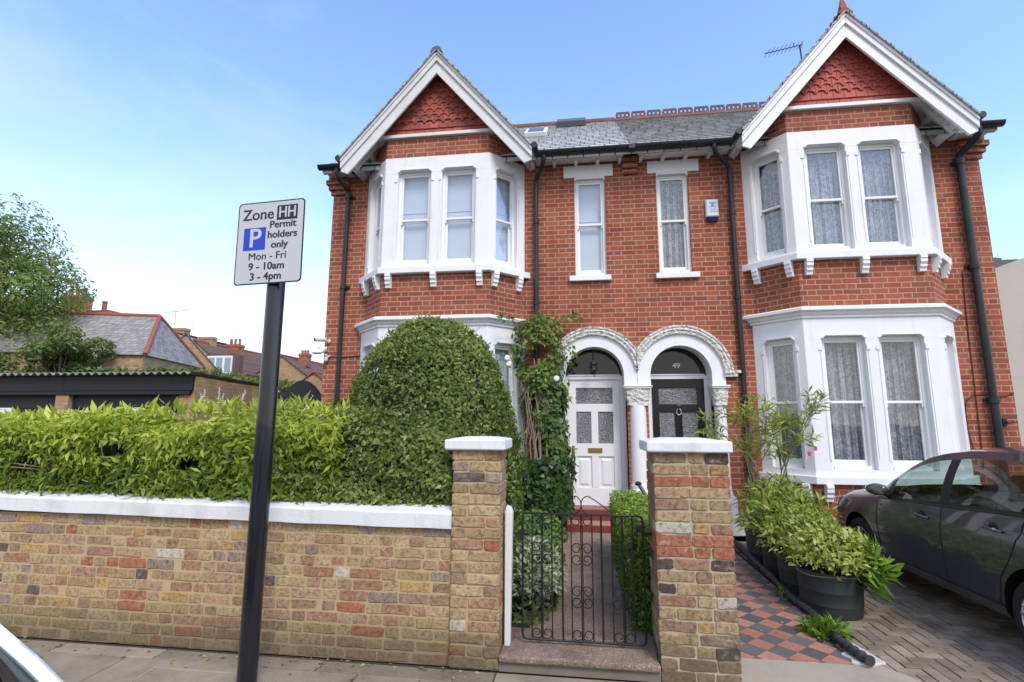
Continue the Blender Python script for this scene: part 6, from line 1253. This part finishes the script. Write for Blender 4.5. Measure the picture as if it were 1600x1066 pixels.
    b = MB(); b.box(-36, -33.2, 25.6, 34.6, 6.6, 8.42); b.box(-36.1, -33.0, 25.5, 34.7, 8.42, 8.56); dm = b.build('dormer', 'lead_dark', ro)
    for y in (27, 29.2, 31.4): b = MB(); b.box(-33.2, -33.16, y, y + 1.5, 7.0, 8.2); b.build('window', 'dark_glass', dm)
    chimney(ro, -35.2, -33.5, 30, 30.7, 7.4, 9.2, 0)
    T = thing('brown_roofed_house', 'brown tiled house with a white framed window and clay pots, left of the sign post', 'house', (-29, 30, 0)); f, ro = gable_block(T, (-27.5, 28), math.radians(90), 13, 6.4, 5.3, 7.75, 'yellow_brick', 'tile_brown'); chimney(ro, -30.8, -29.6, 31.6, 32.4, 6.8, 8.0, 3, 'red_brick', .5); chimney(ro, -31.6, -30.4, 29.4, 30.0, 7.0, 8.3, 0)
    b = MB(); b.box(-29.1, -26.8, 27.4, 28.5, 4.6, 6.55); dm = b.build('dormer', 'tile_brown', ro); b = MB()
    b.box(-29.0, -26.9, 27.35, 27.4, 5.05, 6.42); wd = b.build('window', 'white_gloss', dm); b = MB()
    for x0 in (-28.85, -28.2, -27.5): b.box(x0, x0 + .5, 27.33, 27.349, 5.2, 6.28)
    b.build('pane', 'window_blue', wd)
    T = thing('brown_roofed_house', 'brown tiled roofs showing above the black arched gate', 'house', (-24, 33, 0)); f, ro = gable_block(T, (-22.3, 31.5), math.radians(90), 14, 6.4, 4.7, 6.95, 'yellow_brick', 'tile_brown'); chimney(ro, -25.0, -24.2, 33.2, 33.9, 6.2, 7.35, 3, 'red_brick', .3)
    f, ro = gable_block(T, (-19.2, 30), math.radians(90), 6, 5.0, 3.6, 5.35, 'yellow_brick', 'tile_brown')
    for p, hh in (((-33.6, 31, 8.5), 1.3), ((-31.2, 33, 7.9), 1.2), ((-20.6, 14.5, 6.2), .7)):
        T = thing('tv_aerial', {-33.6: 'thin aerial above the long dark dormer', -31.2: 'small aerial right of the dormer, near the clay pots', -20.6: 'aerial at the end of the red tiled hip'}[p[0]], 'aerial', p, 'far roof aerials'); b = MB(); b.tube([p, (p[0], p[1], p[2] + hh)], .014, 5); b.tube([(p[0] - .5, p[1] - .2, p[2] + hh - .1), (p[0] + .5, p[1] + .2, p[2] + hh + .1)], .010, 5)
        for k in range(6): q = Vector((p[0] - .45 + .18 * k, p[1] - .18 + .072 * k, p[2] + hh - .09 + .036 * k)); b.tube([q - Vector((0, .2, .15)), q + Vector((0, .2, .15))], .006, 4)
        b.build('antenna', 'lead_dark', T)
    # --- trees
    tree('ash_tree', 'tall loose leaved tree at the left edge behind the garages', (-26.2, 10.5, 0), 10.6, (3.6, 3.0, 4.9), 6.3, 34000, .19, 'leaf_tree', 81, .32, .22, 60)
    tree('small_tree', 'small rounded dark green tree in front of the slate roof', (-20.9, 9.6, 0), 5.0, (1.35, 1.3, 1.2), 4.0, 6500, .16, 'leaf_shrub', 82, .45, .10, 24)
    tree('bushy_tree', 'light green bushy growth left of the small dark tree', (-23.8, 8.5, 0), 4.0, (2.6, 1.2, 1.0), 3.2, 5000, .19, 'leaf_creeper', 83, .45, .10, 20)
    # --- neighbour on the right
    T = thing('rendered_house', 'pale roughcast neighbouring house with sloping parapet right of number 49', 'house', (9, 4, 0))
    b = MB(); b.xz([(5.9, 0), (16, 0), (16, 7.8), (6.0, 4.13)], 2.0, 9); b.build('wall', 'render_beige', T)
    b = MB(); b.box(9.35, 10.0, 6, 6.7, 5.3, 5.62); b.lathe([(.22, 5.62), (.2, 5.72), (.1, 5.76)], (9.65, 6.35, 0), 14); b.build('chimney', 'lead', T)
    b = MB(); b.box(4.95, 5.9, 1.6, 1.75, 0, 1.5); tag(b.build('side_fence', 'black_timber'), 'dark boarded fence filling the gap beside number 49', 'fence')

# ---------------------------------------------------------------- assemble
s = NT('mirror'); s.fin((0.8, 0.8, 0.8), 0.02, 1.0); s = NT('lamp_glass'); s.fin((0.25, 0.26, 0.28), 0.05, 0.3, 0.6, Coat_Weight=1.0); s = NT('lamp_red'); s.fin((0.30, 0.01, 0.012), 0.08, 0, 0.6, Coat_Weight=1.0)
plain('black_gloss', (0.012, 0.012, 0.015), 0.22, 0.15, 12, coat=0.4); plain('leafy_stem', (0.12, 0.16, 0.07), 0.8, 0.3, 20); s = NT('window_blue'); s.fin((0.30, 0.36, 0.38), 0.1, 0, 0.6)
setting(); walls(); gate(); houses(); sign(); background()
car('parked_car', 'dark grey hatchback parked nose to the house on the brick driveway', 'grey_car_paint', (2.92, -.76, .01), 0)
car('parked_car', 'white car at the kerb, only its rear pillar and window showing at lower left', 'white_car_paint', (-4.70, -7.53, -.115), math.radians(90), (1, 1, 1.12), True)
plants()
